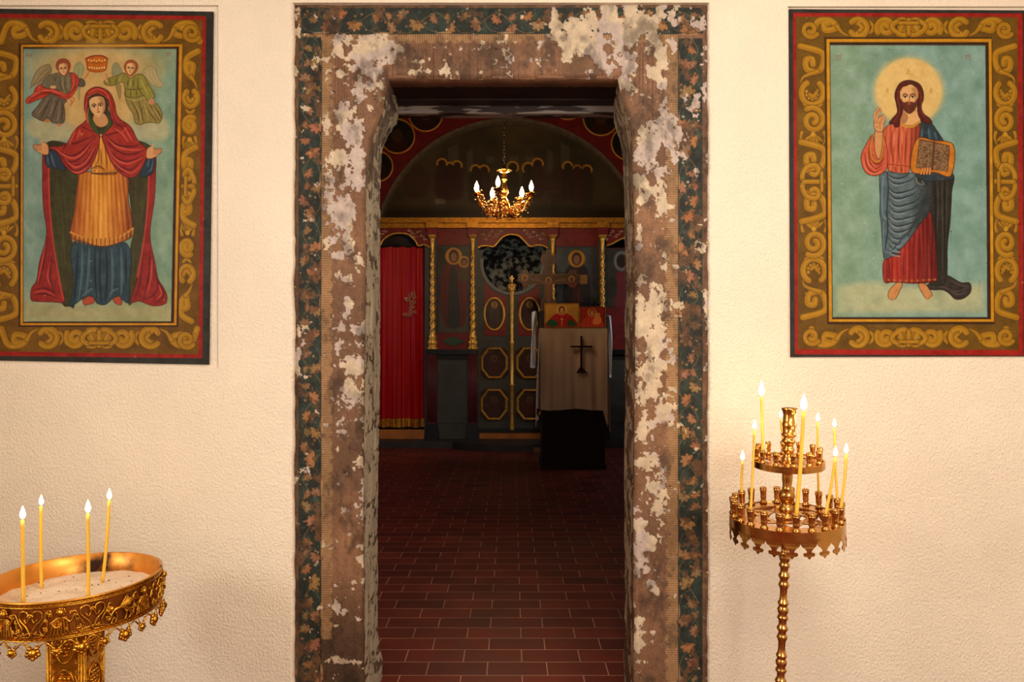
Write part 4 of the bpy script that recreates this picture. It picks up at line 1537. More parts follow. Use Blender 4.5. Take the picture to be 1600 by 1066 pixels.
    shp(c, [(120, 700), (80, 760), (35, 850), (30, 920), (60, 1000), (110, 1035), (180, 1030), (240, 980), (250, 880), (240, 780), (215, 700), (200, 760), (180, 900), (150, 860), (140, 760)], varied((202, 98, 66), (14, 12, 10), .2, 6), (84, 28, 20), 1)
    strokes(c, [[(60, 860), (80, 960), (140, 1010), (210, 970)], [(90, 800), (100, 920), (150, 980), (220, 930)], [(110, 840), (130, 920), (180, 940), (230, 880)]], 1.5, (124, 40, 28))
    strokes(c, [[(50, 900), (70, 980), (130, 1020), (200, 1000)], [(80, 850), (95, 940), (150, 990)]], 1.2, (228, 140, 104))
    c.line([(130, 690), (108, 780), (115, 880), (150, 920), (190, 900), (212, 800), (210, 700)], 15, (192, 134, 44))
    c.line([(130, 690), (100, 780), (108, 890), (150, 932), (195, 912), (222, 800)], 4, (90, 44, 20), .8)
    # forearm and blessing hand
    shp(c, [(150, 660), (140, 760), (150, 860), (175, 900), (195, 850), (208, 740), (205, 660)], (206, 152, 98), (112, 56, 32), .9)
    shp(c, [(140, 570), (135, 620), (155, 665), (205, 668), (220, 620), (230, 560), (210, 530), (185, 545), (160, 560)], (212, 158, 102), (112, 56, 32), .9)
    for P in ([(150, 590), (142, 530), (160, 490), (180, 480)], [(160, 580), (165, 530), (190, 500)], [(175, 590), (185, 560), (205, 560)], [(200, 600), (222, 570), (215, 535)]):
        c.line(P, 21, (120, 62, 36))
        c.line(P, 16, (216, 162, 106))
    strokes(c, [[(180, 600), (190, 650)], [(150, 620), (170, 640)]], .7, (150, 92, 56))
    # neck, hair, head
    shp(c, [(370, 500), (500, 500), (520, 590), (440, 620), (350, 590)], (222, 174, 116), (120, 70, 40), .7)
    c.poly([(370, 500), (420, 540), (400, 600), (352, 590)], (160, 106, 66), .7)
    c.line([(350, 595), (400, 625), (460, 625), (515, 590)], 22, (204, 150, 62))
    for k in range(9):
        c.ell(355 + k * 19.5, 600 + 22 * math.sin(k / 8 * PI), 4, 6, (140, 88, 30), .8)
    shp(c, [(430, 242), (360, 262), (320, 320), (310, 380), (325, 450), (330, 510), (290, 560), (262, 600), (300, 610), (310, 632), (345, 625), (355, 560), (375, 500), (400, 300), (480, 300), (500, 500), (520, 560), (560, 600), (620, 600), (600, 560), (550, 520), (530, 460), (548, 400), (545, 330), (510, 270)], varied((92, 36, 24), (14, 8, 6), .3, 6), (52, 18, 14), 1)
    strokes(c, [[(350, 300), (335, 400), (350, 500), (300, 590)], [(370, 280), (430, 260), (500, 290)], [(520, 320), (530, 420), (540, 520), (590, 580)]], 1.0, (146, 72, 44))
    c.use()
    head(c, 1420.6, 152.5, 37, (222, 174, 116), beard=True)
    c.line([(1406, 140), (1411, 132), (1421, 128.5), (1431, 132), (1436, 141)], 4.2, (96, 40, 24), .95)
    # open book, sheets of close writing, hand below
    c.use(1340, 80, 5.331)
    shp(c, [(490, 735), (640, 745), (800, 785), (780, 1035), (640, 1010), (448, 1000)], varied((196, 124, 40), (16, 14, 8), .2, 2), (88, 40, 14), 1.2)
    shp(c, [(515, 735), (640, 758), (768, 790), (750, 1000), (615, 985), (490, 970)], varied((120, 88, 58), (12, 10, 8), .2, 2), (72, 36, 18), .8, 1, False)
    rnd = random.Random(12)
    for r in range(21):
        v = (r + 1) / 22
        for side in (0, 1):
            xa, xb = (518 - 24 * v, 628 - 16 * v) if side == 0 else (652 - 18 * v, 760 - 14 * v)
            ya = 745 + v * 228 + (24 if side else 0)
            n = 15
            for k in range(n):
                x = xa + (xb - xa) * k / n
                y = ya + (x - xa) * .14
                if rnd.random() < .78:
                    c.line([(x, y), (x + rnd.uniform(-2, 4), y + rnd.uniform(-4, 4))], 3.6, (196, 164, 120) if rnd.random() < .7 else (52, 30, 18), .95, False, .4)
    c.line([(640, 752), (620, 990)], 7, (62, 34, 20), .8)
    for k in range(4):
        c.line([(528 + k * 24, 1022), (545 + k * 20, 976)], 17, (120, 60, 30))
        c.line([(528 + k * 24, 1022), (545 + k * 20, 976)], 13, (214, 150, 80))
    c.use()
    for x0 in (1306, 1509):
        for x in (0, 3.5, 6.5):
            c.line([(x0 + x, 87), (x0 + x + .6, 94)], .9, (160, 96, 72), .75, False)
        c.line([(x0 - 1, 87), (x0 + 8, 87)], .9, (160, 96, 72), .7, False)
    c.C = 255 * (np.clip(c.C, 0, 255) / 255) ** 1.12
    crack(c, 60, 16)
    c.grain(7, .45, 3)
    c.grain(7, .07, 13)
    return c


M['paint'] = mat_vcol('old_oil_paint', .5, (.80, .83, .88), spec=.15, bump=.25, bscale=160)


def hang_panel(c, name, label, cat, quad, pict, fillet):
    """board with a painted border, a painted gilt fillet and the picture; Yp is its face"""
    Yp = YW + .0035
    px0 = wx((quad[0][0] + quad[1][0]) / 2, Yp)
    root = empty(name, (px0, Yp, wz(quad[2][1], Yp)), label=label, cat=cat)
    inv = Matrix.Translation(-Vector(root.location))

    def inside(q, X, Y):
        r = np.ones(X.shape, bool)
        for i in range(4):
            ax, ay = q[i]
            bx, by = q[(i + 1) % 4]
            r &= ((bx - ax) * (Y - ay) - (by - ay) * (X - ax)) >= -0.3
        return r
    def place(X, Y, D):
        return (X - 800) / F * Yp, Yp + D * 1.0, CH - (Y - 533) / F * Yp
    A = inside(quad, c.X, c.Y)
    Fi = inside(fillet, c.X, c.Y)
    Pi = inside(pict, c.X, c.Y)

    def grow(m):
        g = m.copy()
        g[1:, :] |= m[:-1, :]
        g[:, 1:] |= m[:, :-1]
        g[1:, 1:] |= m[:-1, :-1]
        return g
    bo = c.mesh('painted_border', place, M['paint'], None, A & ~Fi | (A & grow(~Fi)), None)
    fi = c.mesh('gilt_fillet', place, M['paint'], None, grow(Fi) & grow(~Pi) & grow(Fi), None)
    pi = c.mesh('painted_picture', place, M['paint'], None, Pi, None)
    fi.location.y = -.0008
    mb = MB()
    q = [(wx(x, Yp), wz(y, Yp)) for x, y in quad]
    mb.prism(q, Yp + .0006, Yp + .0075)
    bd = mb.build('backing_board', M['soot'])
    for o in (bo, fi, pi, bd):
        o.parent = root
        o.matrix_parent_inverse = inv
    return root


hang_panel(paint_left(), 'painted_icon', 'painted icon left of the doorway, woman in red mantle with outspread arms', 'icon painting',
           [(-28, 13), (333, 18), (326, 570), (-28, 563)], [(36.5, 76.5), (276, 76.5), (267.5, 502.5), (36.5, 503)], [(33, 70), (285, 69), (276, 508.5), (32, 508.5)])
hang_panel(paint_right(), 'painted_icon', 'painted icon right of the doorway, bearded man with halo holding an open book', 'icon painting',
           [(1233.5, 14), (1612, 16), (1613, 557), (1236, 558)], [(1297, 70.5), (1540, 71), (1543, 496), (1301, 496)], [(1291, 61), (1549, 60.5), (1553, 503), (1295, 503)])

# ================================================================== NAVE: arch, icon screen, curtain, lectern, chandelier
def mat_gold(name, c=(196, 142, 52), rough=.32, var=.25, bump=.3, bscale=120, metal=1.0):
    return mat_plain(name, c, rough, metal, var=var, vscale=25, bump=bump, bscale=bscale)


M['gilt'] = mat_gold('gilded_wood', (242, 180, 76), .36, metal=.55)
M['gilt_old'] = mat_gold('tarnished_gilding', (200, 136, 44), .45, .35, metal=.7)
M['greypaint'] = mat_plain('blue_grey_panel_paint', (66, 66, 60), .5, var=.25, vscale=6)
M['darkpaint'] = mat_plain('near_black_paint', (22, 22, 22), .35, var=.3)
M['redpaint'] = mat_plain('red_panel_paint', (118, 13, 8), .5, var=.3, vscale=14)
M['maroon'] = mat_plain('maroon_paint', (92, 20, 18), .5, var=.3)
M['orangewood'] = mat_plain('varnished_orange_wood', (186, 108, 40), .5, var=.25, vscale=6)
M['npaint'] = mat_vcol('dark_old_painting', .42, (1, 1, 1), bump=.15, bscale=90)
M['ringpaint'] = mat_plain('ochre_gold_paint', (206, 134, 44), .5, .15, var=.2)
M['wine'] = mat_plain('dark_wine_cloth', (34, 10, 12), .8)


def nplace(Yp):
    def f(X, Y, D):
        return (X - 800) / F * Yp, Yp + D, CH - (Y - 533) / F * Yp
    return f


def par(o, root):
    o.parent = root
    o.matrix_parent_inverse = Matrix.Translation(-Vector(root.location))
    return o


def arc(cx, cy, r, a0, a1, n, Y):
    return [(wx(cx + r * math.cos(math.radians(a0 + (a1 - a0) * i / n)), Y), wz(cy + r * math.sin(math.radians(a0 + (a1 - a0) * i / n)), Y)) for i in range(n + 1)]


# ---- wall with the great arch, painted dark red
YA = 9.42
ARC = (797.0, 399.0, 213.0)
cx, cz = wx(ARC[0], YA), wz(ARC[1], YA)
R = ARC[2] / F * YA
n = 48
inner = [(cx + R * math.cos(PI * i / n), cz + R * math.sin(PI * i / n)) for i in range(n + 1)]
outer = [(cx + 5.2 * math.cos(PI * i / n), cz + 3.4 * math.sin(PI * i / n) * 1.0) for i in range(n + 1)]
outer = [(max(-2.8, min(2.8, x)), z if z < 5.2 else 5.2) for x, z in outer]
mb = MB()
mb.strip_wall(outer, inner, YA, YA + .135, False, False)
mb.box(-2.8, cx - R, YA, YA + .135, 1.0, cz)
mb.box(cx + R, 2.8, YA, YA + .135, 1.0, cz)
structure(mb.build('wall_arch', M['darkred']))
mb = MB()   # grey moulded rim of the arch
M['rim'] = mat_plain('grey_brown_arch_rim', (104, 82, 60), .6, var=.3)
o2 = [(cx + (R + .012) * math.cos(PI * i / n), cz + (R + .012) * math.sin(PI * i / n)) for i in range(n + 1)]
i2 = [(cx + (R - .035) * math.cos(PI * i / n), cz + (R - .035) * math.sin(PI * i / n)) for i in range(n + 1)]
mb.strip_wall(o2, i2, YA - .02, YA + .12, False, False)
structure(mb.build('trim_arch', M['rim']))

# ---- medallions painted on the arch wall
for lab, (mx, my, mr) in (('gold-ringed dark medallion lowest on the left of the arch', (590, 260, 24)), ('gold-ringed dark medallion, second from the bottom on the left of the arch', (621, 213, 27)),
                          ('gold-ringed dark medallion nearest the top left of the arch', (665, 179, 26.5)), ('gold-ringed dark medallion cut by the lintel, left of the crown of the arch', (718, 155, 27)),
                          ('gold-ringed dark medallion cut by the lintel, right of the crown of the arch', (887, 161, 26)), ('gold-ringed dark medallion nearest the top right of the arch', (939, 184, 28)),
                          ('gold-ringed dark medallion lowest on the right of the arch, half behind the doorway', (981, 224, 26))):
    Y = YA - .004
    loc = W(mx, my, Y)
    r = mr / F * Y
    t = empty('painted_medallion', loc, label=lab, cat='medallion', group='medallions round the arch')
    c = Cv(mx - mr, my - mr, mx + mr, my + mr, 1.0, (30, 26, 18))
    c.C = varied((34, 28, 18), (12, 10, 8), .1, int(mx))(c.X, c.Y)
    c.ell(mx, my + mr * .75, mr * .62, mr * .6, (62, 24, 16), .8, 1.5)
    c.ell(mx, my - 1, mr * .34, mr * .4, (86, 58, 32), .7, 1)
    keep = np.hypot(c.X - mx, c.Y - my) < mr
    par(c.mesh('painted_disc', nplace(Y), M['npaint'], None, keep), t)
    mb = MB()
    mb.tube([(loc.x + (r - .004) * math.cos(2 * PI * k / 40), Y - .004, loc.z + (r - .004) * math.sin(2 * PI * k / 40)) for k in range(40)], .013, 6, True)
    par(mb.build('gold_ring', M['ringpaint']), t)

# ---- painted wall inside the arch
c = Cv(560, 160, 1040, 400, .8, (70, 56, 32))
X, Y = c.X, c.Y
c.C = np.array((72, 58, 34.)) * (.62 + .75 * fbm(X / 50, Y / 34, 3, 5))[..., None]
BL = (96, 88, 72)
for (x0, y0, x1, y1, sk) in ((700, 228, 716, 262, -3), (730, 234, 739, 270, -4), (760, 245, 773, 255, 0), (795, 245, 810, 256, 0), (822, 245, 840, 255, 0), (855, 235, 864, 272, 4), (876, 226, 890, 262, 3), (672, 300, 860, 345, 0)):
    c.poly([(x0, y0 - sk), (x1, y0 + sk), (x1, y1), (x0, y1)], BL, .30 if y1 > 340 else .55, False, .8)
c.rect(680, 311, 696, 319, (140, 128, 112), .75)
c.rect(680, 320, 696, 329, (90, 84, 76), .6)
c.line([(845, 299), (900, 301)], 1.5, (120, 92, 58), .6, False)
for x, y, r, hh, a0, a1 in ((690.5, 254, 7.6, 60, 170, 350), (703, 257.5, 5.5, 60, 200, 340), (714, 257, 7.4, 60, 200, 375), (743, 263.5, 7.3, 60, 175, 330), (756.5, 264, 7.4, 60, 210, 372),
                        (801, 259.5, 8.6, 60, 140, 400), (825, 261, 8.4, 60, 140, 330), (840, 254.5, 8.4, 60, 180, 370), (887, 258.5, 7.4, 60, 160, 340), (902, 263, 6.5, 60, 200, 330), (917, 264, 7.5, 60, 200, 380)):
    c.poly([(x - 7, y + 2), (x, y - 5), (x + 7, y + 2), (x + 10, y + 24), (x + 8, y + 52), (x - 9, y + 52), (x - 10, y + 22)], (46, 34, 24) if int(x) % 2 else (66, 30, 20), .6, True, 1.5)
    c.ell(x, y + 1, 4.4, 5.4, (54, 36, 22), .9, .7)
    c.ring(x, y + 2, r, 2.6, (208, 142, 34), 1, a0, a1)
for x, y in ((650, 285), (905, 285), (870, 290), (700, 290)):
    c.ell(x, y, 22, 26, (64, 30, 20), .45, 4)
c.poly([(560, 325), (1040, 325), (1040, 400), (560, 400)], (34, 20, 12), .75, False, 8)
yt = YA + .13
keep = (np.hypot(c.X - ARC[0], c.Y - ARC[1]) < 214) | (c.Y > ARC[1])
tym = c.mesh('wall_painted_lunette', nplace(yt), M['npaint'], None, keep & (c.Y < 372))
structure(tym)
mb = MB()
mb.box(-2.8, 2.8, yt + .004, yt + .1, wz(372, yt), 5.2)
structure(mb.build('wall_over_screen', M['soot']))

# ---- altar end wall: rough stone seen through the opening above the doors
m, N, L, b = nt('rough_stone')
tc = N.new('ShaderNodeTexCoord')
vo = N.new('ShaderNodeTexVoronoi')
vo.inputs['Scale'].default_value = 7
L.new(tc.outputs['Object'], vo.inputs['Vector'])
no = N.new('ShaderNodeTexNoise')
no.inputs['Scale'].default_value = 11
no.inputs['Detail'].default_value = 8
L.new(tc.outputs['Object'], no.inputs['Vector'])
cr = N.new('ShaderNodeValToRGB')
cr.color_ramp.elements[0].position = .46
cr.color_ramp.elements[0].color = lin((34, 28, 20))
cr.color_ramp.elements[1].position = .6
cr.color_ramp.elements[1].color = lin((170, 160, 130))
L.new(no.outputs['Fac'], cr.inputs[0])
L.new(cr.outputs[0], b.inputs['Base Color'])
bp = N.new('ShaderNodeBump')
bp.inputs['Distance'].default_value = .05
L.new(vo.outputs['Distance'], bp.inputs['Height'])
L.new(bp.outputs[0], b.inputs['Normal'])
b.inputs['Roughness'].default_value = .9
M['stone'] = m
mb = MB()   # curved apse
mb.lathe([(1.5, 0), (1.5, 1.9), (1.44, 2.25), (1.25, 2.65), (.9, 2.95), (.4, 3.12), (.02, 3.18)], (-.05, 9.72, 0), 40, None, -.15, PI + .15)
structure(mb.build('wall_apse', M['stone']))
mb = MB()
mb.box(-2.8, 2.8, 11.26, 11.34, 0, 5.2)
structure(mb.build('wall_nave_end', M['nave_plaster']))

# ---- low stone platform in front of the screen
M['step'] = mat_plain('worn_dark_stone', (52, 44, 42), .5, var=.3, vscale=5, bump=.3)
ZP = .085
mb = MB()
mb.box(-2.8, 2.8, 9.0, 11.2, 0, ZP)
pts = [(-.70 + 0, 9.01)] + [(-.04 + .72 * math.cos(PI + PI * i / 24), 9.0 - .30 * math.sin(PI * i / 24)) for i in range(25)]
vs = [(x, y, 0) for x, y in pts] + [(x, y, ZP) for x, y in pts]
k = len(pts)
mb.add(vs, [tuple(range(k, 2 * k))] + [(i, (i + 1) % k, k + (i + 1) % k, k + i) for i in range(k)])
structure(mb.build('trim_step', M['step']))


# ---- the icon screen
scr = empty('icon_screen', (0, YI, ZP), label='tall painted wooden icon screen with gilded twisted columns, filling the arch beyond the doorway', cat='icon screen')


def P(o):
    return par(o, scr)


def X_(px):
    return wx(px, YI)


def Z_(py):
    return wz(py, YI)


COLS = (677.0, 739.5, 863.0, 940.0)
COLS_ALL = (540.0,) + COLS + (1008.0, )
XA, XB = -2.7, 2.7
# cornice: stepped mouldings, running forward over each column
mb = MB()
for (y0, y1, d) in ((344.0, 346.6, .19), (346.6, 349.0, .17), (349.0, 351.0, .15), (351.6, 356.0, .12), (356.0, 358.6, .14)):
    mb.box(XA, XB, YI - d, YI + .08, Z_(y1), Z_(y0))
for cx_ in COLS_ALL:
    mb.box(X_(cx_ - 9), X_(cx_ + 9), YI - .19, YI - .1, Z_(359), Z_(351))
for k in range(150):
    x = XA + (XB - XA) * k / 150
    mb.box(x, x + .018, YI - .158, YI - .14, Z_(351), Z_(348.9))
P(mb.build('cornice', M['gilt_old']))
# frieze
mb = MB()
mb.box(XA, XB, YI - .05, YI + .02, Z_(366), Z_(358.6))
for a, b_ in ((540, 594 - 4), (673, 690), (690, 733)):
    pass
P(mb.build('frieze_board', M['redpaint']))
for cx_ in COLS_ALL:
    mb = MB()
    mb.box(X_(cx_ - 8), X_(cx_ + 8), YI - .13, YI - .05, Z_(371), Z_(359))
    P(mb.build('frieze_block', M['redpaint']))


def arch_board(xa, xb, ytop, path, rel=False, seed=1):
    """red carved board whose lower edge is an ogee arch, with its gold moulding"""
    pts = spline(path, 8)
    pts = [(float(p[0]), float(p[1])) for p in pts]
    top = [(X_(xa + (xb - xa) * i / (len(pts) - 1)), Z_(ytop)) for i in range(len(pts))]
    bot = [(X_(p[0]), Z_(p[1])) for p in pts]
    m1 = MB()
    m1.strip_wall(top, bot, YI - .06, YI - .02, False, False)
    bd = P(m1.build('arch_board', M['redpaint']))
    m2 = MB()
    m2.tube([(x, YI - .07, z) for x, z in bot], .013, 8)
    mo = m2.build('gold_moulding', M['gilt'])
    mo.parent = bd
    if rel:
        rnd = random.Random(seed)
        for s in (-1, 1):
            m3 = MB()
            for q in range(7):
                x = X_((xa + xb) / 2 + s * (18 + q * 4.6))
                z = Z_(362 + (q % 3) * 4.5 + max(0, q - 2) * 1.2)
                sp = [(x + .022 * (1 - t / 9) * math.cos(s * t * .8 + q), YI - .066, z + .022 * (1 - t / 9) * math.sin(s * t * .8 + q)) for t in range(9)]
                m3.tube(sp, .005, 5)
                m3.tube([(x, YI - .066, z), (x + s * .03, YI - .068, z - .02 + rnd.random() * .03), (x + s * .05, YI - .066, z - .01)], .005, 5)
            m3.build('carved_scrolls', M['chipgold'], bd)
    return bd


M['chipgold'] = mat_plain('chipped_pale_carving', (206, 170, 130), .45, .3, var=.4, vscale=30)
arch_board(593 - 22, 673, 358, [(571, 388), (593, 386), (600, 376), (612, 368), (626, 365.5), (640, 368), (650, 377), (655, 385), (664, 383.5), (673, 388)], True, 5)
arch_board(747, 856, 358, [(747, 389), (752, 386), (762, 385), (772, 386), (783, 374), (792, 368.5), (801, 367.5), (811, 370), (819, 377), (828, 386), (838, 384), (848, 385), (856, 389)], True, 6)
arch_board(947, 1030, 358, [(947, 385), (955, 382), (966, 376), (982, 370), (1000, 368), (1030, 368)], True, 7)
for a, b_, c_ in ((683, 734, 383), (868, 934, 385)):
    mb = MB()
    mb.box(X_(a), X_(b_), YI - .045, YI - .02, Z_(c_), Z_(366))
    P(mb.build('red_panel', M['redpaint']))

# columns
PED = 546.0


def column(cx_, ybase, lab=None):
    x = X_(cx_)
    y = YI - .10
    m_ = MB()
    # twisted shaft
    z0, z1 = Z_(ybase - 25), Z_(402)
    nz_, na = 90, 16
    vs = []
    for i in range(nz_ + 1):
        t = i / nz_
        z = z0 + (z1 - z0) * t
        rr = .034 - .010 * t
        for k_ in range(na):
            a = 2 * PI * k_ / na
            tw = t * 2 * PI * 9
            r = rr * (1 + .20 * math.cos(2 * (a - tw * .5)) + .06 * math.cos(4 * (a - tw * .5)))
            vs.append((x + r * math.cos(a), y + r * math.sin(a), z))
    fs = [(i * na + k_, i * na + (k_ + 1) % na, (i + 1) * na + (k_ + 1) % na, (i + 1) * na + k_) for i in range(nz_) for k_ in range(na)]
    m_.add(vs, fs, True)
    m_.lathe([(.026, z1), (.030, z1 + .01), (.026, z1 + .02), (.023, z1 + .03), (.026, Z_(378)), (.03, Z_(377))], (x, y, 0), 14)
    sh = P(m_.build('column', M['gilt']))
    m_ = MB()
    m_.lathe([(.026, Z_(379)), (.034, Z_(378)), (.03, Z_(376.5)), (.036, Z_(374.5)), (.055, Z_(371.5)), (.064, Z_(371)), (.064, Z_(369.5)), (0, Z_(369.4))], (x, y, 0), 14)
    cp = m_.build('capital', M['gilt'])
    m_ = MB()
    zb = Z_(ybase)
    m_.lathe([(0, zb), (.068, zb), (.070, zb + .02), (.054, zb + .035), (.050, zb + .05), (.060, zb + .075), (.062, zb + .10), (.046, zb + .125), (.042, zb + .135), (.050, zb + .15), (.048, zb + .17), (.036, zb + .20), (.032, zb + .22)], (x, y, 0), 16, lobes=8, lobe_amp=.05)
    bs = m_.build('base', M['gilt'])
    for o in (cp, bs):
        o.parent = sh
    return sh


for i, cx_ in enumerate(COLS):
    column(cx_, 546.0 if i < 2 else 546.0)
# shelf, fluted pilasters and plinths
mb = MB()
for a, b_ in ((668, 748), (855, 1030)):
    mb = MB()
    mb.box(X_(a), X_(b_), YI - .20, YI + .02, Z_(549), Z_(546))
    mb.box(X_(a + 1.5), X_(b_ - 1.5), YI - .18, YI + .02, Z_(553), Z_(549))
    P(mb.build('shelf', M['darkpaint']))
for cx_ in COLS:
    mb = MB()
    w_ = .062
    x = X_(cx_)
    mb.box(x - w_, x + w_, YI - .15, YI + .01, Z_(660), Z_(553))
    for k in range(5):
        xx = x - w_ + .014 + k * .024
        mb.tube([(xx, YI - .152, Z_(658)), (xx, YI - .152, Z_(556))], .008, 6)
    P(mb.build('fluted_pilaster', M['maroon']))
    mb = MB()
    mb.box(x - .085, x + .085, YI - .19, YI + .01, ZP, Z_(672))
    mb.box(x - .075, x + .075, YI - .175, YI + .01, Z_(672), Z_(665))
    mb.box(x - .068, x + .068, YI - .16, YI + .01, Z_(665), Z_(660))
    P(mb.build('plinth', M['darkpaint']))
for a, b_ in ((683, 733), (870, 1030)):
    mb = MB()
    mb.box(X_(a), X_(b_), YI - .06, YI + .01, ZP, Z_(553))
    for (u0, u1, v0, v1) in ((a + 1, b_ - 1, 556, 561), (a + 1, b_ - 1, 655, 660)):
        mb.box(X_(u0), X_(u1), YI - .072, YI - .06, Z_(v1), Z_(v0))
    P(mb.build('dado_panel', M['greypaint']))
mb = MB()
mb.box(X_(683), X_(733), YI - .05, YI + .01, Z_(546), Z_(521))
d = P(mb.build('red_panel', M['redpaint']))
mb = MB()
mb.prism([(X_(690), Z_(533.5)), (X_(709), Z_(526)), (X_(729), Z_(533.5)), (X_(709), Z_(541))], YI - .064, YI - .05)
q = mb.build('green_lozenge', mat_plain('green_lozenge_paint', (44, 74, 46), .45))
q.parent = d
mb = MB()
mb.box(X_(870), X_(1030), YI - .05, YI + .01, Z_(546), Z_(481))
P(mb.build('red_panel', M['redpaint']))

# icon paintings on the screen
def figure(c, cx, y0, H, robe, under, child=False, book=False, halo=(198, 138, 44), gold_r=None):
    """standing saint, y0 = top of head, H = height"""
    u = H / 8.0
    r = gold_r or u * 1.05
    c.poly([(cx - u * 1.1, y0 + u * 1.6), (cx, y0 + u * .9), (cx + u * 1.1, y0 + u * 1.6), (cx + u * 1.45, y0 + u * 4), (cx + u * 1.2, y0 + u * 7.6), (cx + u * .3, y0 + u * 8), (cx - u * 1.0, y0 + u * 7.8), (cx - u * 1.4, y0 + u * 4)], robe, 1, True, .7)
    c.poly([(cx - u * .3, y0 + u * 2), (cx + u * .2, y0 + u * 2), (cx + u * .7, y0 + u * 7.6), (cx - u * .7, y0 + u * 7.6)], under, .85, True, 1)
    for k in range(5):
        c.line([(cx - u * .9 + k * u * .4, y0 + u * 2.4), (cx - u * 1.0 + k * u * .5, y0 + u * 7)], .9, tuple(v * .55 for v in robe), .6, True, .5)
    c.ell(cx, y0 + u * .5, r, r, halo, 1, .6)
    c.ring(cx, y0 + u * .5, r, .9, tuple(v * .6 for v in halo), .9)
    c.ell(cx, y0 + u * .5, u * .52, u * .7, (62, 34, 22), 1, .6)
    c.ell(cx, y0 + u * .6, u * .34, u * .48, (150, 100, 62), 1, .5)
    if child:
        x = cx + u * 1.1
        y = y0 + u * 1.1
        c.poly([(x - u * .5, y + u * .5), (x + u * .4, y + u * .4), (x + u * .5, y + u * 1.8), (x - u * .6, y + u * 2)], (84, 64, 34), 1, True, .6)
        c.ell(x, y, u * .62, u * .62, halo, 1, .6)
        c.ell(x, y, u * .34, u * .42, (74, 42, 26), 1, .5)
        c.ell(x, y + u * .06, u * .22, u * .3, (150, 100, 62), 1, .5)
    if book:
        c.rect(cx + u * .35, y0 + u * 2.2, cx + u * 1.15, y0 + u * 3.2, (150, 104, 48))


def icon_panel(x0, y0, x1, y1, base, fn, dy=-.03, name='icon_panel'):
    c = Cv(x0, y0, x1, y1, 1.25, base)
    c.C = varied(base, (16, 16, 16), .07, int(x0))(c.X, c.Y)
    fn(c)
    c.grain(5, .4, 3)
    o = P(c.mesh(name, nplace(YI + dy), M['npaint']))
    m_ = MB()
    Yp = YI + dy
    a = [(wx(x0 - .5, Yp), wz(y1 + .5, Yp)), (wx(x1 + .5, Yp), wz(y1 + .5, Yp)), (wx(x1 + .5, Yp), wz(y0 - .5, Yp)), (wx(x0 - .5, Yp), wz(y0 - .5, Yp))]
    m_.prism(a, Yp + .002, Yp + .028)
    t_ = .014
    i_ = [(a[0][0] + t_, a[0][1] + t_), (a[1][0] - t_, a[1][1] + t_), (a[2][0] - t_, a[2][1] - t_), (a[3][0] + t_, a[3][1] - t_)]
    m_.strip_wall(a, i_, Yp - .012, Yp + .002)
    f_ = m_.build('frame', M['maroon'])
    f_.parent = o
    return o


def fn_left(c):
    c.poly([(684, 490), (733, 490), (733, 522), (684, 522)], (96, 92, 70), .6, False, 5)
    figure(c, 709, 393, 118, (104, 34, 30), (42, 50, 48), child=True, gold_r=13.5)


def fn_right(c):
    figure(c, 901, 397, 118, (44, 34, 36), (84, 36, 24), book=True, gold_r=13.5)


def fn_far(c):
    c.ell(971, 408, 12, 16, (150, 150, 150), 1, .6)
    for k in range(30):
        a = 2 * PI * k / 30
        c.line([(971 + 10 * math.cos(a), 408 + 13 * math.sin(a)), (971 + 14 * math.cos(a), 408 + 18 * math.sin(a))], 1.0, (70, 66, 60), .9, False)
    c.ell(971, 408, 8, 11, (52, 40, 30), 1, .8)
    c.poly([(962, 430), (970, 424), (990, 430), (996, 470), (990, 478), (960, 478), (965, 450)], (126, 46, 52), .9, True, 1)


icon_panel(684, 383, 733.5, 521, (54, 56, 50), fn_left)
icon_panel(868, 385, 934, 481, (66, 72, 74), fn_right)
icon_panel(946, 388, 1030, 481, (60, 58, 48), fn_far, -.02)

# royal doors with the open roundel above them
DC = 800.0      # joint of the two leaves
RO = (800.5, 412.0, 46.0)


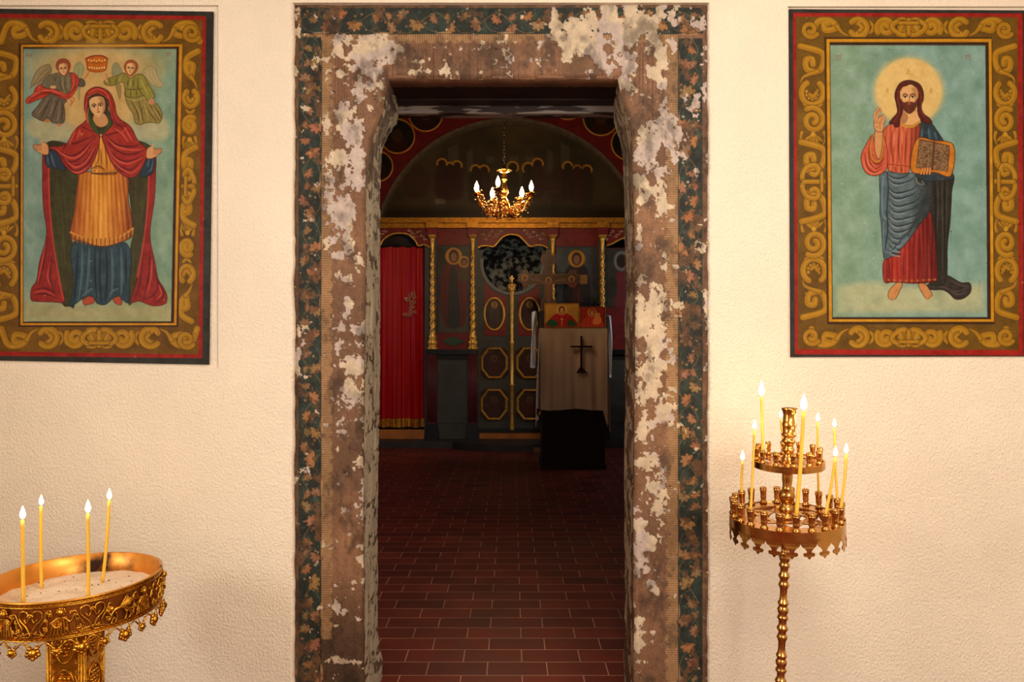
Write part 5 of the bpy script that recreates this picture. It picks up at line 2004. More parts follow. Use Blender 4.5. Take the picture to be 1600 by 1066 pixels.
def leaf(s):
    m_ = MB()
    xe = 747.5 if s < 0 else 852.5
    # outline of the leaf: straight outer side, circular cut at the top inner side
    px = [(DC, 669), (xe, 669), (xe, 392)]
    th0 = math.degrees(math.acos(min(1, abs(xe - RO[0] - s * 6) / RO[2])))
    a_s = 0
    circ = []
    for i in range(17):
        a = math.radians(8 + 82 * i / 16)
        circ.append((RO[0] + s * (RO[2]) * math.cos(a), RO[1] + RO[2] * math.sin(a)))
    px = px + [(RO[0] + s * RO[2], 392)] + circ
    pts = [(X_(a), Z_(b_)) for a, b_ in px]
    m_.prism(pts, YI - .045, YI - .005)
    lf = P(m_.build('royal_door', M['greypaint']))

    def sub(o):
        o.parent = lf
        return o
    # red field behind the oval with its light frame line
    sx = lambda v: DC + s * v
    m_ = MB()
    q = [(sx(9), 525), (sx(43), 525), (sx(43), 441)] + [(RO[0] + s * (RO[2] + 6) * math.cos(math.radians(a)), RO[1] + (RO[2] + 6) * math.sin(math.radians(a))) for a in (36, 44, 52, 60, 68, 76, 80)]
    m_.prism([(X_(a), Z_(b_)) for a, b_ in q], YI - .052, YI - .044)
    sub(m_.build('red_field', M['redpaint']))

    def medal(cx_, cy_, rx, ry, shape, figc, seed):
        n_ = 36
        if shape == 'oval':
            o_ = [(cx_ + rx * math.cos(2 * PI * i / n_), cy_ + ry * math.sin(2 * PI * i / n_)) for i in range(n_)]
            i_ = [(cx_ + (rx - 3.2) * math.cos(2 * PI * i / n_), cy_ + (ry - 3.2) * math.sin(2 * PI * i / n_)) for i in range(n_)]
        else:
            def oc(rx, ry):
                kx = rx * .46
                ky = ry * .40
                return [(cx_ - kx, cy_ - ry), (cx_ + kx, cy_ - ry), (cx_ + rx, cy_ - ky), (cx_ + rx, cy_ + ky), (cx_ + kx, cy_ + ry), (cx_ - kx, cy_ + ry), (cx_ - rx, cy_ + ky), (cx_ - rx, cy_ - ky)]
            o_, i_ = oc(rx, ry), oc(rx - 4.2, ry - 4.2)
        O = [(X_(a), Z_(b_)) for a, b_ in o_]
        I = [(X_(a), Z_(b_)) for a, b_ in i_]
        mid = [((a[0] * .5 + b_[0] * .5), (a[1] * .5 + b_[1] * .5)) for a, b_ in zip(O, I)]
        m1 = MB()
        k_ = len(O)
        vs = [(x, YI - .05, z) for x, z in O] + [(x, YI - .082, z) for x, z in mid] + [(x, YI - .055, z) for x, z in I]
        fs = []
        for i in range(k_):
            j = (i + 1) % k_
            fs += [(i, j, k_ + j, k_ + i), (k_ + i, k_ + j, 2 * k_ + j, 2 * k_ + i)]
        m1.add(vs, fs, shape == 'oval')
        if shape != 'oval':
            for i in range(k_):
                j = (i + 1) % k_
                for t in range(7):
                    f_ = (t + .5) / 7
                    m1.ball((mid[i][0] * (1 - f_) + mid[j][0] * f_, YI - .082, mid[i][1] * (1 - f_) + mid[j][1] * f_), .008, n=6, m=4)
        sub(m1.build('gilt_frame', M['gilt']))
        c = Cv(cx_ - rx, cy_ - ry, cx_ + rx, cy_ + ry, 1.25, (60, 34, 22))
        c.C = varied((58, 30, 20), (16, 10, 8), .12, seed)(c.X, c.Y)
        figc(c, cx_, cy_)
        if shape == 'oval':
            kp = ((c.X - cx_) / (rx - 1)) ** 2 + ((c.Y - cy_) / (ry - 1)) ** 2 < 1
        else:
            kp = (np.abs(c.X - cx_) / rx * .54 + np.abs(c.Y - cy_) / ry * .6) < 1.0 * .985
        sub(c.mesh('medallion_painting', nplace(YI - .053), M['npaint'], None, kp))

    def f1(c, x, y):
        figure(c, x, y - 17, 38, (74, 56, 40) if s < 0 else (78, 30, 22), (60, 40, 26), gold_r=5)

    def f2(c, x, y):
        c.poly([(x - 9, y + 14), (x - 7, y - 2), (x, y - 6), (x + 7, y - 2), (x + 10, y + 14)], (72, 26, 20), .9, True, 1)
        c.ell(x, y - 7, 5.2, 5.2, (120, 80, 30), .8, .6)
        c.ell(x, y - 6.5, 3, 3.8, (66, 42, 28), 1, .6)
    medal(sx(27.5), 491, 17, 26.5, 'oval', f1, 3)
    medal(sx(27.5), 567.5, 21.5, 24.5, 'oct', f2, 4)
    medal(sx(28), 632, 21.5, 24.5, 'oct', f2, 5)
    return lf


leaf(-1)
leaf(1)
mb = MB()   # curved grey rim of the roundel
oo = [(X_(RO[0] + (RO[2] + 4) * math.cos(math.radians(a))), Z_(RO[1] + (RO[2] + 4) * math.sin(math.radians(a)))) for a in range(-12, 193, 5)]
ii = [(X_(RO[0] + (RO[2] - 1) * math.cos(math.radians(a))), Z_(RO[1] + (RO[2] - 1) * math.sin(math.radians(a)))) for a in range(-12, 193, 5)]
mb.strip_wall(oo, ii, YI - .06, YI - .02, False, False)
P(mb.build('roundel_rim', mat_plain('pale_grey_rim', (104, 104, 100), .45)))
mb = MB()   # gilded strip covering the joint
x = X_(DC)
pr = []
for y_, r_ in ((671, .030), (660, .026), (652, .020), (603, .020), (602, .028), (600, .028), (599, .021), (540, .020), (537, .028), (535, .028), (533, .020), (490, .020), (460, .024), (455, .030)):
    pr.append((r_, Z_(y_)))
mb.lathe(pr, (x, YI - .06, 0), 12)
st = P(mb.build('gilded_door_strip', M['gilt']))
mb = MB()
z = Z_(455)
mb.lathe([(.0, z), (.052, z), (.056, z + .012), (.042, z + .025), (.052, z + .05), (.060, z + .075), (.052, z + .085), (.03, z + .10), (.012, z + .112), (.016, z + .12), (0, z + .13)], (x, YI - .06, 0), 16, lobes=8, lobe_amp=.06)
mb.box(x - .008, x + .008, YI - .066, YI - .054, z + .12, z + .20)
mb.box(x - .028, x + .028, YI - .066, YI - .054, z + .155, z + .170)
q = mb.build('crown_finial', M['gilt'])
q.parent = st
mb = MB()
mb.box(X_(746.5), X_(855), YI - .04, YI + .06, Z_(676), Z_(669))
P(mb.build('door_sill', M['darkpaint']))
mb = MB()
mb.box(X_(748), X_(870), YI - .035, YI + .05, ZP, Z_(676))
P(mb.build('sill_board', M['orangewood']))
mb = MB()
mb.box(X_(560), X_(664), YI - .055, YI + .0, ZP, Z_(671))
P(mb.build('sill_board', M['orangewood']))
mb = MB()   # stiles either side of the curtain opening and the doors
for a, b_ in ((664, 683), (733, 747.5), (853, 869), (934, 947), (481, 566)):
    mb = MB()
    mb.box(X_(a), X_(b_), YI - .04, YI + .02, ZP, Z_(359))
    P(mb.build('stile', M['greypaint']))

# ---- red curtain in the side doorway of the screen
M['curtain'] = mat_plain('red_satin', (186, 4, 4), .5, var=.08, vscale=4, spec=.3)
cu = empty('curtain', (X_(618), YI + .03, Z_(383)), label='red satin curtain hanging in the left doorway of the icon screen', cat='curtain')
nx, nz = 200, 60
vs = []
for i in range(nz + 1):
    for j in range(nx + 1):
        t = i / nz
        u = j / nx
        px = 566 + (671 - 566) * u
        ph = px * .30 + 1.4 * math.sin(px * .083 + 1)
        amp = .034 * (.35 + .65 * t) * (1 + .5 * math.sin(px * .11))
        y = YI + .045 + amp * math.sin(ph + .5 * math.sin(t * 3 + px * .05)) + .004 * math.sin(px * 1.1 + 2)
        if px > 660:
            y += (px - 660) * .006
        zt_ = Z_(384 + 2.5 * abs(math.sin(px * .16)))
        z = zt_ + (Z_(671 - .0) - zt_) * t * 1.0 * (0.945)
        vs.append((X_(px), y, z))
fs = [(i * (nx + 1) + j, i * (nx + 1) + j + 1, (i + 1) * (nx + 1) + j + 1, (i + 1) * (nx + 1) + j) for i in range(nz) for j in range(nx)]
mb = MB()
mb.add(vs, fs, True)
cl = par(mb.build('cloth', M['curtain']), cu)
mb = MB()
vs = []
for i in range(7):
    for j in range(nx + 1):
        px = 566 + (671 - 566) * j / nx
        base = vs0 = None
        y = YI + .040 + .034 * (1 + .5 * math.sin(px * .11)) * math.sin(px * .30 + 1.4 * math.sin(px * .083 + 1) + .5 * math.sin(3 + px * .05)) + .004 * math.sin(px * 1.1 + 2)
        z0_, z1_ = Z_(655.0), Z_(668.5)
        vs.append((X_(px), y - .002 + (max(0, px - 660) * .006), z0_ + (z1_ - z0_) * i / 6))
fs = [(i * (nx + 1) + j, i * (nx + 1) + j + 1, (i + 1) * (nx + 1) + j + 1, (i + 1) * (nx + 1) + j) for i in range(6) for j in range(nx)]
mb.add(vs, fs, True)
par(mb.build('brocade_hem', M['gilt_old']), cu)
mb = MB()   # embroidered half cross: a chain of small rings and arms
for (a, b_, r_) in ((632, 492, 2.2), (637, 492, 2.2), (642, 492, 2.0), (642, 487, 2.2), (642, 481, 2.2), (643, 475, 2.4), (637, 468, 3.0), (643, 468, 3.0), (641, 461, 2.4), (646, 458, 2.4), (648, 464, 2.0), (648, 472, 2.0), (647, 480, 1.8), (648, 488, 2.2), (634, 467, 2.0)):
    x, z, r_ = X_(a), Z_(b_), r_ / F * YI
    mb.tube([(x + r_ * math.cos(2 * PI * k / 10), YI - .005, z + r_ * math.sin(2 * PI * k / 10)) for k in range(10)], .0045, 5, True)
par(mb.build('gold_embroidery', M['chipgold']), cu)
mb = MB()
mb.tube([(X_(560), YI + .04, Z_(383)), (X_(676), YI + .04, Z_(383))], .008, 8)
for k in range(14):
    x = X_(570 + k * 7.4)
    mb.tube([(x + .012 * math.cos(2 * PI * q / 10), YI + .04, Z_(384) + .014 * math.sin(2 * PI * q / 10)) for q in range(10)], .003, 5, True)
par(mb.build('curtain_rail', M['darkpaint']), cu)
mb = MB()   # dark board closing the arch above the curtain
mb.box(X_(566), X_(671), YI + .10, YI + .12, Z_(400), Z_(358))
P(mb.build('lunette_board', M['soot']))

# ---- lectern with a white cloth
YL = 7.5
M['lacecloth'] = mat_plain('off_white_satin', (226, 196, 166), .5, var=.06, vscale=3, sheen=.1)
M['whitelace'] = mat_plain('white_lace_cloth', (226, 228, 232), .7, var=.1, vscale=40, bump=.5, bscale=150)
xl, xr = wx(846, YL), wx(947, YL)
ztop = wz(513, YL)
t = empty('lectern', ((xl + xr) / 2, YL, 0), label='dark box lectern draped with a white satin cloth, right of the royal doors', cat='lectern')
mb = MB()
mb.box(xl + .01, xr - .01, YL + .02, YL + .50, .05, ztop - .03)
mb.box(xl - .005, xr + .005, YL + .0, YL + .53, 0, .05)
par(mb.build('body', M['wine']), t)
mb = MB()
mb.box(xl, xr, YL + .01, YL + .52, ztop - .03, ztop - .006)
par(mb.build('top', M['soot']), t)
mb = MB()
mb.box(xl - .02, xr + .02, YL + .21, YL + .50, ztop + .004, ztop + .185)
par(mb.build('icon_rest', M['soot']), t)


def drape(name, outline_top_y, front_len, side_len, x0, x1, y0, y1, zt_, mat, seed, corner=.10, amp=.014, parent=None):
    """cloth over a box top: top sheet, front fall and two side falls with folds"""
    m_ = MB()
    N_ = 60

    def fall(p0, p1, outn, length, nm):
        nn, mm = 70, 34
        vs = []
        for i in range(mm + 1):
            tt = i / mm
            for j in range(nn + 1):
                u = j / nn
                x = p0[0] + (p1[0] - p0[0]) * u
                y = p0[1] + (p1[1] - p0[1]) * u
                Ln = length(u) if callable(length) else length
                a = amp * tt ** .7 * (math.sin(u * 19 + seed + .6 * math.sin(tt * 4)) + .5 * math.sin(u * 41 + seed * 2)) + .012 + .02 * tt
                vs.append((x + outn[0] * a, y + outn[1] * a, zt_ - Ln * tt))
        fs = [(i * (nn + 1) + j, i * (nn + 1) + j + 1, (i + 1) * (nn + 1) + j + 1, (i + 1) * (nn + 1) + j) for i in range(mm) for j in range(nn)]
        m_.add(vs, fs, True)
    fall((x0 - .012, y0), (x1 + .012, y0), (0, -1), front_len, 'f')
    fall((x1, y0 - .012), (x1, y1), (1, 0), side_len, 'r')
    fall((x0, y1), (x0, y0 - .012), (-1, 0), side_len, 'l')
    m_.box(x0 - .012, x1 + .012, y0 - .014, y1, zt_ - .001, zt_ + .002)
    return m_.build(name, mat, parent)


tc_ = empty('lectern_cloth', ((xl + xr) / 2, YL, ztop), label='off-white satin cloth with dark embroidered cross hanging over the lectern front', cat='cloth')
zf = wz(640, YL)


def flen(u):
    return (ztop - zf) * (1.0 + .01 * math.sin(u * 9)) + (.18 * max(0, (u - .93) / .07))


cl = drape('cloth', 0, flen, lambda u: (ztop - zf) * (1.0 + .30 * max(0, 1 - u * 2.2)), xl, xr, YL, YL + .5, ztop, M['lacecloth'], 1.0)
par(cl, tc_)
mb = MB()
yy = YL - .052
x = wx(908, YL)
xs = YL
cc_ = lambda a, b_: (wx(a, YL), wz(b_, YL))
for (a, b_, c_, d_) in ((906.2, 525, 909.2, 580), (891, 540.2, 925, 543.2)):
    p, q = cc_(a, d_), cc_(c_, b_)
    mb.box(p[0], q[0], yy, yy + .02, p[1], q[1])
mb.prism([cc_(900, 583), cc_(903, 577), cc_(907, 573), cc_(911, 576), cc_(918, 583)], yy, yy + .02)
par(mb.build('embroidered_cross', mat_plain('dark_brown_thread', (60, 24, 14), .6)), tc_)
# lace cloth under it, showing at both sides
tl = empty('lace_cloth', ((xl + xr) / 2, YL + .1, ztop), label='white lace cloth with long narrow falls showing at both sides of the lectern', cat='cloth')
for s, xe, y0c, y1c, nm in ((-1, xl - .045, 485, 570, 'l'), (1, xr + .045, 492, 585, 'r')):
    m_ = MB()
    vs = []
    for i in range(31):
        tt = i / 30
        for j in range(25):
            u = j / 24
            wv = .02 * math.sin(u * 14 + tt * 3) + .01 * math.sin(u * 33)
            z = wz(y0c, YL) + (wz(y1c, YL) - wz(y0c, YL)) * tt - .05 * abs(math.sin(u * 6)) * tt
            vs.append((xe + s * (wv + .025 * tt + .012), YL + .20 + .30 * u, z))
    fs = [(i * 25 + j, i * 25 + j + 1, (i + 1) * 25 + j + 1, (i + 1) * 25 + j) for i in range(30) for j in range(24)]
    m_.add(vs, fs, True)
    zt_ = wz(y0c, YL)
    m_.add([(xe + s * .012, YL + .22, zt_), (xe + s * .012, YL + .49, zt_), (xe - s * .16, YL + .49, ztop + .19), (xe - s * .16, YL + .22, ztop + .19)], [(0, 1, 2, 3)])
    par(m_.build('lace_fall', M['whitelace']), tl)


def small_icon(x0, y0, x1, y1, Yp, lab, base, robe, hood, halo, child, border):
    t = empty('small_icon', (wx((x0 + x1) / 2, Yp), Yp, wz(y1, Yp)), label=lab, cat='icon', group='small icons propped on the lectern')
    c = Cv(x0, y0, x1, y1, 1.8, base)
    c.C = varied(base, (16, 14, 8), .2, int(x0))(c.X, c.Y)
    c.line([(x0, y0), (x1, y0), (x1, y1), (x0, y1)], 2.0, border, 1, False, .4, False, True)
    w_, h_ = x1 - x0, y1 - y0
    cx_ = (x0 + x1) / 2 + (-1 if child else 0)
    c.poly([(x0 + 2, y1), (cx_ - w_ * .32, y0 + h_ * .6), (cx_ - w_ * .12, y0 + h_ * .42), (cx_ + w_ * .14, y0 + h_ * .42), (cx_ + w_ * .34, y0 + h_ * .62), (x1 - 3, y1)], robe, 1, True, .5)
    c.ell(cx_, y0 + h_ * .28, h_ * .21, h_ * .21, halo, 1, .5)
    c.ell(cx_, y0 + h_ * .28, h_ * .15, h_ * .18, hood, 1, .5)
    c.ell(cx_, y0 + h_ * .31, h_ * .09, h_ * .125, (206, 150, 100), 1, .4)
    c.line([(cx_ - 1.8, y0 + h_ * .29), (cx_ - .8, y0 + h_ * .29)], .6, (50, 26, 16), .9, False)
    c.line([(cx_ + .8, y0 + h_ * .29), (cx_ + 1.8, y0 + h_ * .29)], .6, (50, 26, 16), .9, False)
    c.line([(cx_ - .8, y0 + h_ * .37), (cx_ + .8, y0 + h_ * .37)], .6, (130, 50, 36), .9, False)
    for k in range(4):
        c.line([(cx_ - w_ * .22 + k * w_ * .15, y0 + h_ * .55), (cx_ - w_ * .28 + k * w_ * .19, y1 - 3)], .8, tuple(v * .6 for v in robe), .8, False)
    if child:
        c.poly([(cx_ + 4, y0 + h_ * .5), (cx_ + 12, y0 + h_ * .45), (cx_ + 15, y0 + h_ * .7), (cx_ + 10, y1 - 4), (cx_ + 1, y1 - 5)], (232, 132, 66), 1, True, .5)
        c.ell(cx_ + 9, y0 + h_ * .42, 4, 4, halo, 1, .5)
        c.ell(cx_ + 9, y0 + h_ * .43, 2.3, 2.6, (200, 140, 92), 1, .4)
    else:
        c.poly([(x0 + 3, y1 - 2), (x0 + 8, y0 + h_ * .68), (cx_ - 7, y0 + h_ * .78), (cx_ - 8, y1 - 1)], (34, 84, 44), 1, True, .5)
        c.poly([(cx_ + 9, y1 - 2), (cx_ + 10, y0 + h_ * .72), (cx_ + 17, y0 + h_ * .7), (x1 - 4, y1 - 2)], (34, 84, 44), .9, True, .5)
        c.line([(cx_, y0 + h_ * .6), (cx_, y0 + h_ * .95)], .9, (230, 200, 120), .9, False)
        c.line([(cx_ - 2.5, y0 + h_ * .68), (cx_ + 2.5, y0 + h_ * .68)], .9, (230, 200, 120), .9, False)
    tilt = .22
    o = par(c.mesh('picture', nplace(Yp), M['npaint_bright']), t)
    mb = MB()
    mb.bbox(wx(x0 - .6, Yp), wx(x1 + .6, Yp), Yp + .001, Yp + .02, wz(y1 + .6, Yp), wz(y0 - .6, Yp), .003)
    par(mb.build('board', M['gilt_old']), t)
    t.rotation_euler = (-.10, 0, 0)
    return t


M['npaint_bright'] = mat_vcol('bright_icon_print', .35, (1, 1, 1), bump=0)
small_icon(851.5, 474, 904.5, 511, YL + .145, 'small icon of a figure in red and green on gold, left on the lectern', (176, 128, 50), (172, 30, 34), (92, 50, 26), (232, 178, 74), False, (112, 70, 30))
small_icon(906.5, 479.5, 946, 511, YL + .12, 'small red icon of a mother and child, right of the two on the lectern', (150, 40, 22), (196, 60, 40), (120, 30, 26), (226, 150, 60), True, (90, 22, 14))

# ---- large painted cross behind the lectern
YC = 8.45
t = empty('standing_cross', (wx(857, YC), YC, 0), label='large dark painted cross with rounded arm ends standing behind the lectern', cat='cross')
X0, Y0 = 857.0, 436.0
s_ = 1.0
def cross_outline():
    pts = []
    top = [(-6.5, -8), (-6.5, -22), (-13, -28), (-11, -37), (-5, -38), (-3, -44), (3, -44), (5, -38), (11, -37), (13, -28), (6.5, -22), (6.5, -8)]
    right = [(30, -8), (34, -14), (42, -13), (44, -7), (50, -4), (50, 4), (44, 7), (42, 13), (34, 13), (30, 7.5)]
    right = [(x, y) for x, y in right]
    low = [(6.5, 8), (6.5, 30), (12, 36), (12, 60), (-12, 60), (-12, 36), (-6.5, 30), (-6.5, 8)]
    left = [(-30, 7.5), (-34, 13), (-40, 12), (-42, 6), (-47, 3), (-47, -5), (-42, -8), (-40, -14), (-33, -14), (-30, -8)]
    return top + right + low + left
co = cross_outline()
mb = MB()
mb.prism([(wx(X0 + a, YC), wz(Y0 + b_, YC)) for a, b_ in co], YC, YC + .035)
# pole and foot behind the lectern
mb.box(wx(857, YC) - .03, wx(857, YC) + .03, YC + .0, YC + .035, .06, wz(Y0 + 58, YC))
mb.box(wx(857, YC) - .18, wx(857, YC) + .18, YC - .16, YC + .2, 0, .06)
par(mb.build('cross_board', mat_plain('dark_gilded_cross_edge', (120, 78, 36), .5, .2, var=.3)), t)
c = Cv(X0 - 52, Y0 - 46, X0 + 54, Y0 + 62, 1.6, (62, 42, 26))
c.C = varied((76, 50, 30), (18, 12, 10), .15, 6)(c.X, c.Y)
P2 = np.array(co) + np.array((X0, Y0))
ins = np.zeros(c.X.shape, bool)
for i in range(len(P2)):
    ax, ay = P2[i]
    bx, by = P2[(i + 1) % len(P2)]
    if abs(by - ay) > 1e-9:
        ins ^= ((ay > c.Y) != (by > c.Y)) & (c.X < (bx - ax) * (c.Y - ay) / (by - ay) + ax)
c.line([tuple(p) for p in P2], 1.6, (128, 88, 40), .9, False, .5, False, True)
for dx, dy in ((-37, -2), (0, 2), (36, 0)):
    c.ell(X0 + dx, Y0 + dy, 5.2, 5.2, (168, 116, 48), .9, .6)
    c.ell(X0 + dx, Y0 + dy + .5, 2.8, 3.4, (84, 44, 28), 1, .5)
c.poly([(X0 - 4, Y0 + 6), (X0 + 4, Y0 + 6), (X0 + 3, Y0 + 34), (X0 - 3, Y0 + 34)], (112, 72, 44), .9, True, .8)
c.line([(X0 - 26, Y0 + 1), (X0 - 12, Y0 + 3), (X0, Y0 + 8), (X0 + 12, Y0 + 3), (X0 + 26, Y0 + 1)], 2.6, (116, 76, 46), .9)
for sx in (-1, 1):
    c.poly([(X0 + sx * 37 - 5, Y0 + 12), (X0 + sx * 37, Y0 + 4), (X0 + sx * 37 + 5, Y0 + 12)], (110, 34, 26), .8, True, .8)
par(c.mesh('painted_face', nplace(YC - .002), M['npaint'], None, ins), t)

# ---- chandelier
YCH = 6.6
CX, ZB = wx(788, YCH), wz(296, YCH)
t = empty('chandelier', (CX, YCH, ZB), label='small gilded chandelier with five lit candle bulbs hanging by a chain before the arch', cat='chandelier')
M['brass'] = mat_plain('polished_brass', (214, 150, 62), .24, 1.0, var=.12, vscale=20, bump=.12, bscale=60)
M['bulb'] = mat_glow('lit_bulb', (255, 206, 130), 26)
M['bulb_dim'] = mat_glow('frosted_bulb', (255, 224, 170), 5)


def pz(py):
    return wz(py, YCH)


mb = MB()
prf = [(0, pz(341)), (.012, pz(338)), (.02, pz(334)), (.03, pz(330)), (.018, pz(326)), (.03, pz(322)), (.045, pz(317)), (.03, pz(312)), (.018, pz(309)), (.028, pz(305)), (.036, pz(301)), (.03, pz(295)), (.018, pz(288)), (.014, pz(283)), (.026, pz(281)), (.026, pz(279)), (.016, pz(277)), (.028, pz(275)), (.02, pz(273)), (.012, pz(271)), (.03, pz(270)), (.072, pz(267)), (.07, pz(266)), (.02, pz(269)), (0, pz(268))]
mb.lathe(prf, (CX, YCH, 0), 24, lobes=6, lobe_amp=.08)
par(mb.build('stem', M['brass']), t)
mb = MB()
z = pz(268)
k = 0
while z < 5.19:
    a = []
    for q in range(10):
        an = 2 * PI * q / 10
        u_, v_ = .011 * math.cos(an), .022 * math.sin(an)
        a.append((CX + (u_ if k % 2 else 0), YCH + (0 if k % 2 else u_), z + v_ + .02))
    mb.tube(a, .0035, 5, True)
    z += .034
    k += 1
par(mb.build('chain', M['soot']), t)
angs = (-15, 50, 117, 188, 258)
RB = .26
rnd = random.Random(5)
for k, ad in enumerate(angs):
    a = math.radians(ad)
    ca, sa = math.cos(a), math.sin(a)

    def p3(r, z, off=0.0):
        return (CX + r * ca - off * sa, YCH + r * sa + off * ca, z)
    zb_ = pz(303)
    mb = MB()
    armp = spline([(0.03, pz(316)), (.09, pz(336)), (.17, pz(334)), (.22, pz(318)), (.26, pz(308))], 6)
    mb.tube([p3(p[0], p[1]) for p in armp], .009, 8)
    mb.tube([p3(p[0], p[1]) for p in spiral(.12, pz(326), .04, 1.2, 0, 1, .2, 18)], .006, 6)
    # cast leaves and berries along the arm
    for q in range(110):
        i = rnd.randint(2, len(armp) - 3)
        p = armp[i]
        off = rnd.uniform(-.06, .06)
        r_, z_ = p[0] + rnd.uniform(-.04, .03), p[1] + rnd.uniform(-.025, .06)
        c0 = p3(r_, z_, off)
        rot = Matrix.Rotation(rnd.uniform(0, 6.28), 3, 'Z') @ Matrix.Rotation(rnd.uniform(-1.2, 1.2), 3, 'X')
        mb.ball(c0, rnd.uniform(.008, .015), rnd.uniform(.006, .012), rnd.uniform(.003, .007), 6, 4, rot)
        if q % 3 == 0:
            mb.tube([p3(p[0], p[1]), ((p3(p[0], p[1])[0] + c0[0]) / 2, (p3(p[0], p[1])[1] + c0[1]) / 2, c0[2] + .012), c0], .003, 5)
    ar = par(mb.build('arm', M['brass']), t)
    mb = MB()
    mb.lathe([(0, pz(309)), (.012, pz(308.5)), (.045, pz(306.5)), (.052, pz(305)), (.02, pz(306)), (.013, pz(305)), (.015, zb_ + .0), (.012, zb_ + .012), (0, zb_ + .012)], (CX + RB * ca, YCH + RB * sa, 0), 16, lobes=8, lobe_amp=.06)
    cu_ = mb.build('candle_cup', M['brass'])
    cu_.parent = ar
    mb = MB()
    zb0 = zb_ + .012
    mb.lathe([(0, zb0), (.012, zb0 + .002), (.02, zb0 + .022), (.022, zb0 + .04), (.017, zb0 + .06), (.009, zb0 + .08), (.002, zb0 + .098), (0, zb0 + .1)], (CX + RB * ca, YCH + RB * sa, 0), 12)
    bu = mb.build('bulb', M['bulb'] if k in (1, 2, 3) else M['bulb_dim'])
    bu.parent = ar
    l = bpy.data.lights.new('bulb_light', 'POINT')
    l.energy = 15 if k in (1, 2, 3) else 6
    l.color = (1, .72, .42)
    l.shadow_soft_size = .02
    lo = bpy.data.objects.new('bulb_light', l)
    COL.objects.link(lo)
    lo.location = (CX + RB * ca, YCH + RB * sa, zb0 + .045)

# ================================================================== CANDLE STANDS AND CANDLES IN THE FRONT ROOM
M['wax'] = mat_plain('beeswax', (240, 192, 66), .45, var=.06)
M['wax'].node_tree.nodes['Principled BSDF'].inputs['Subsurface Weight'].default_value = .35
M['wax'].node_tree.nodes['Principled BSDF'].inputs['Subsurface Radius'].default_value = (.01, .005, .002)
M['wick'] = mat_plain('burnt_wick', (30, 22, 18), .9)
M['flame'] = mat_glow('candle_flame', (255, 214, 140), 16)
M['sbrass'] = mat_plain('warm_brass', (208, 156, 84), .2, 1.0, var=.15, vscale=14, bump=.15, bscale=70)
M['goldrel'] = mat_plain('cast_gilt_metal', (206, 150, 50), .3, 1.0, var=.3, vscale=40, bump=.35, bscale=220)
M['amber'] = mat_plain('amber_inner_metal', (196, 128, 44), .3, .8, var=.25, vscale=8)
M['redback'] = mat_plain('dark_red_lining', (164, 100, 40), .3, .8, var=.5, vscale=7)


def candle(base, top, r, lab, fh=.034, bend=0.0, grp=None, energy=.2):
    base, top = Vector(base), Vector(top)
    t = empty('candle', base, label=lab, cat='candle', group=grp)
    d = top - base
    pts = []
    for i in range(15):
        u = i / 14
        p = d * u + Vector((1, 0, 0)) * bend * math.sin(u * PI)
        pts.append(p)
    mb = MB()
    mb.tube(pts, [r * (1.0 - .12 * i / 14) for i in range(15)], 12)
    mb.ball(pts[-1], r * .86, r * .86, r * .5, 10, 4)
    mb.build('wax_stick', M['wax'], t)
    mb = MB()
    e = pts[-1]
    mb.tube([e, e + Vector((.0004, 0, .004)), e + Vector((.0014, 0, .009))], .0008, 6)
    mb.build('wick', M['wick'], t)
    mb = MB()
    w = fh * .19
    mb.lathe([(0, 0), (w * .5, fh * .06), (w * .92, fh * .2), (w, fh * .33), (w * .84, fh * .52), (w * .5, fh * .74), (w * .2, fh * .9), (0, fh)], (e.x + .0008, e.y, e.z + .005), 14)
    mb.build('flame', M['flame'], t)
    l = bpy.data.lights.new('candle_light', 'POINT')
    l.energy = energy
    l.color = (1, .68, .34)
    l.shadow_soft_size = .008
    lo = bpy.data.objects.new('candle_light', l)
    COL.objects.link(lo)
    lo.location = base + e + Vector((0, 0, .005 + fh * .45))
    return t


# ------------------------------------------------------------------ tiered brass stand
SY = 2.10
SXp, TILT = 1213.5, math.radians(1.9)
st = empty('candle_stand', (wx(SXp, SY), SY, 0), (0, TILT, 0), label='tall turned brass candle stand with two round tiers of candle cups', cat='candle stand')
SM = Matrix.Translation(Vector((wx(SXp, SY), SY, 0))) @ Matrix.Rotation(TILT, 4, 'Y')


def sz(py):
    return 1.37 - (py - 533) / (F / SY)


def zpx(z_):      # units of the close view to height
    return sz(820 + z_ / 4.333)


mb = MB()
prof = [(0, sz(846)), (.030, sz(846)), (.020, zpx(100)), (.012, zpx(150)), (.010, zpx(182)), (.016, zpx(192))]
seg = [(200, 30), (215, 38), (236, 34), (250, 26), (265, 34), (277, 37), (290, 27), (318, 25), (335, 34), (347, 38), (358, 32), (372, 24), (392, 30), (406, 36), (420, 30), (432, 25),
       (470, 23), (505, 26), (522, 34), (530, 37), (538, 32), (548, 28)]
period = 355
for k in range(5):
    for z_, r_ in seg:
        z = zpx(z_ + period * k)
        if z > .12:
            prof.append((r_ / 4.333 / 524, z))
prof += [(.012, .12), (.03, .10), (.034, .085), (.02, .07), (.05, .055), (.11, .035), (.135, .018), (.14, 0), (0, 0)]
mb.lathe(prof, (0, 0, 0), 28)
mb.build('stem', M['sbrass'], st)
z1 = lambda zy: sz(580 + zy / 3.333)
q = 1 / 3.333 / 524
mb = MB()
mb.lathe([(0, z1(765)), (40 * q, z1(765)), (38 * q, z1(750)), (28 * q, z1(742)), (34 * q, z1(730)), (38 * q, z1(715)), (30 * q, z1(700)), (24 * q, z1(690)), (34 * q, z1(672)), (42 * q, z1(650)), (38 * q, z1(628)), (26 * q, z1(615)), (22 * q, z1(600)), (26 * q, z1(570)), (27 * q, z1(540)), (27 * q, z1(520)), (45 * q, z1(515)), (45 * q, z1(508)), (0, z1(508))], (0, 0, 0), 24)
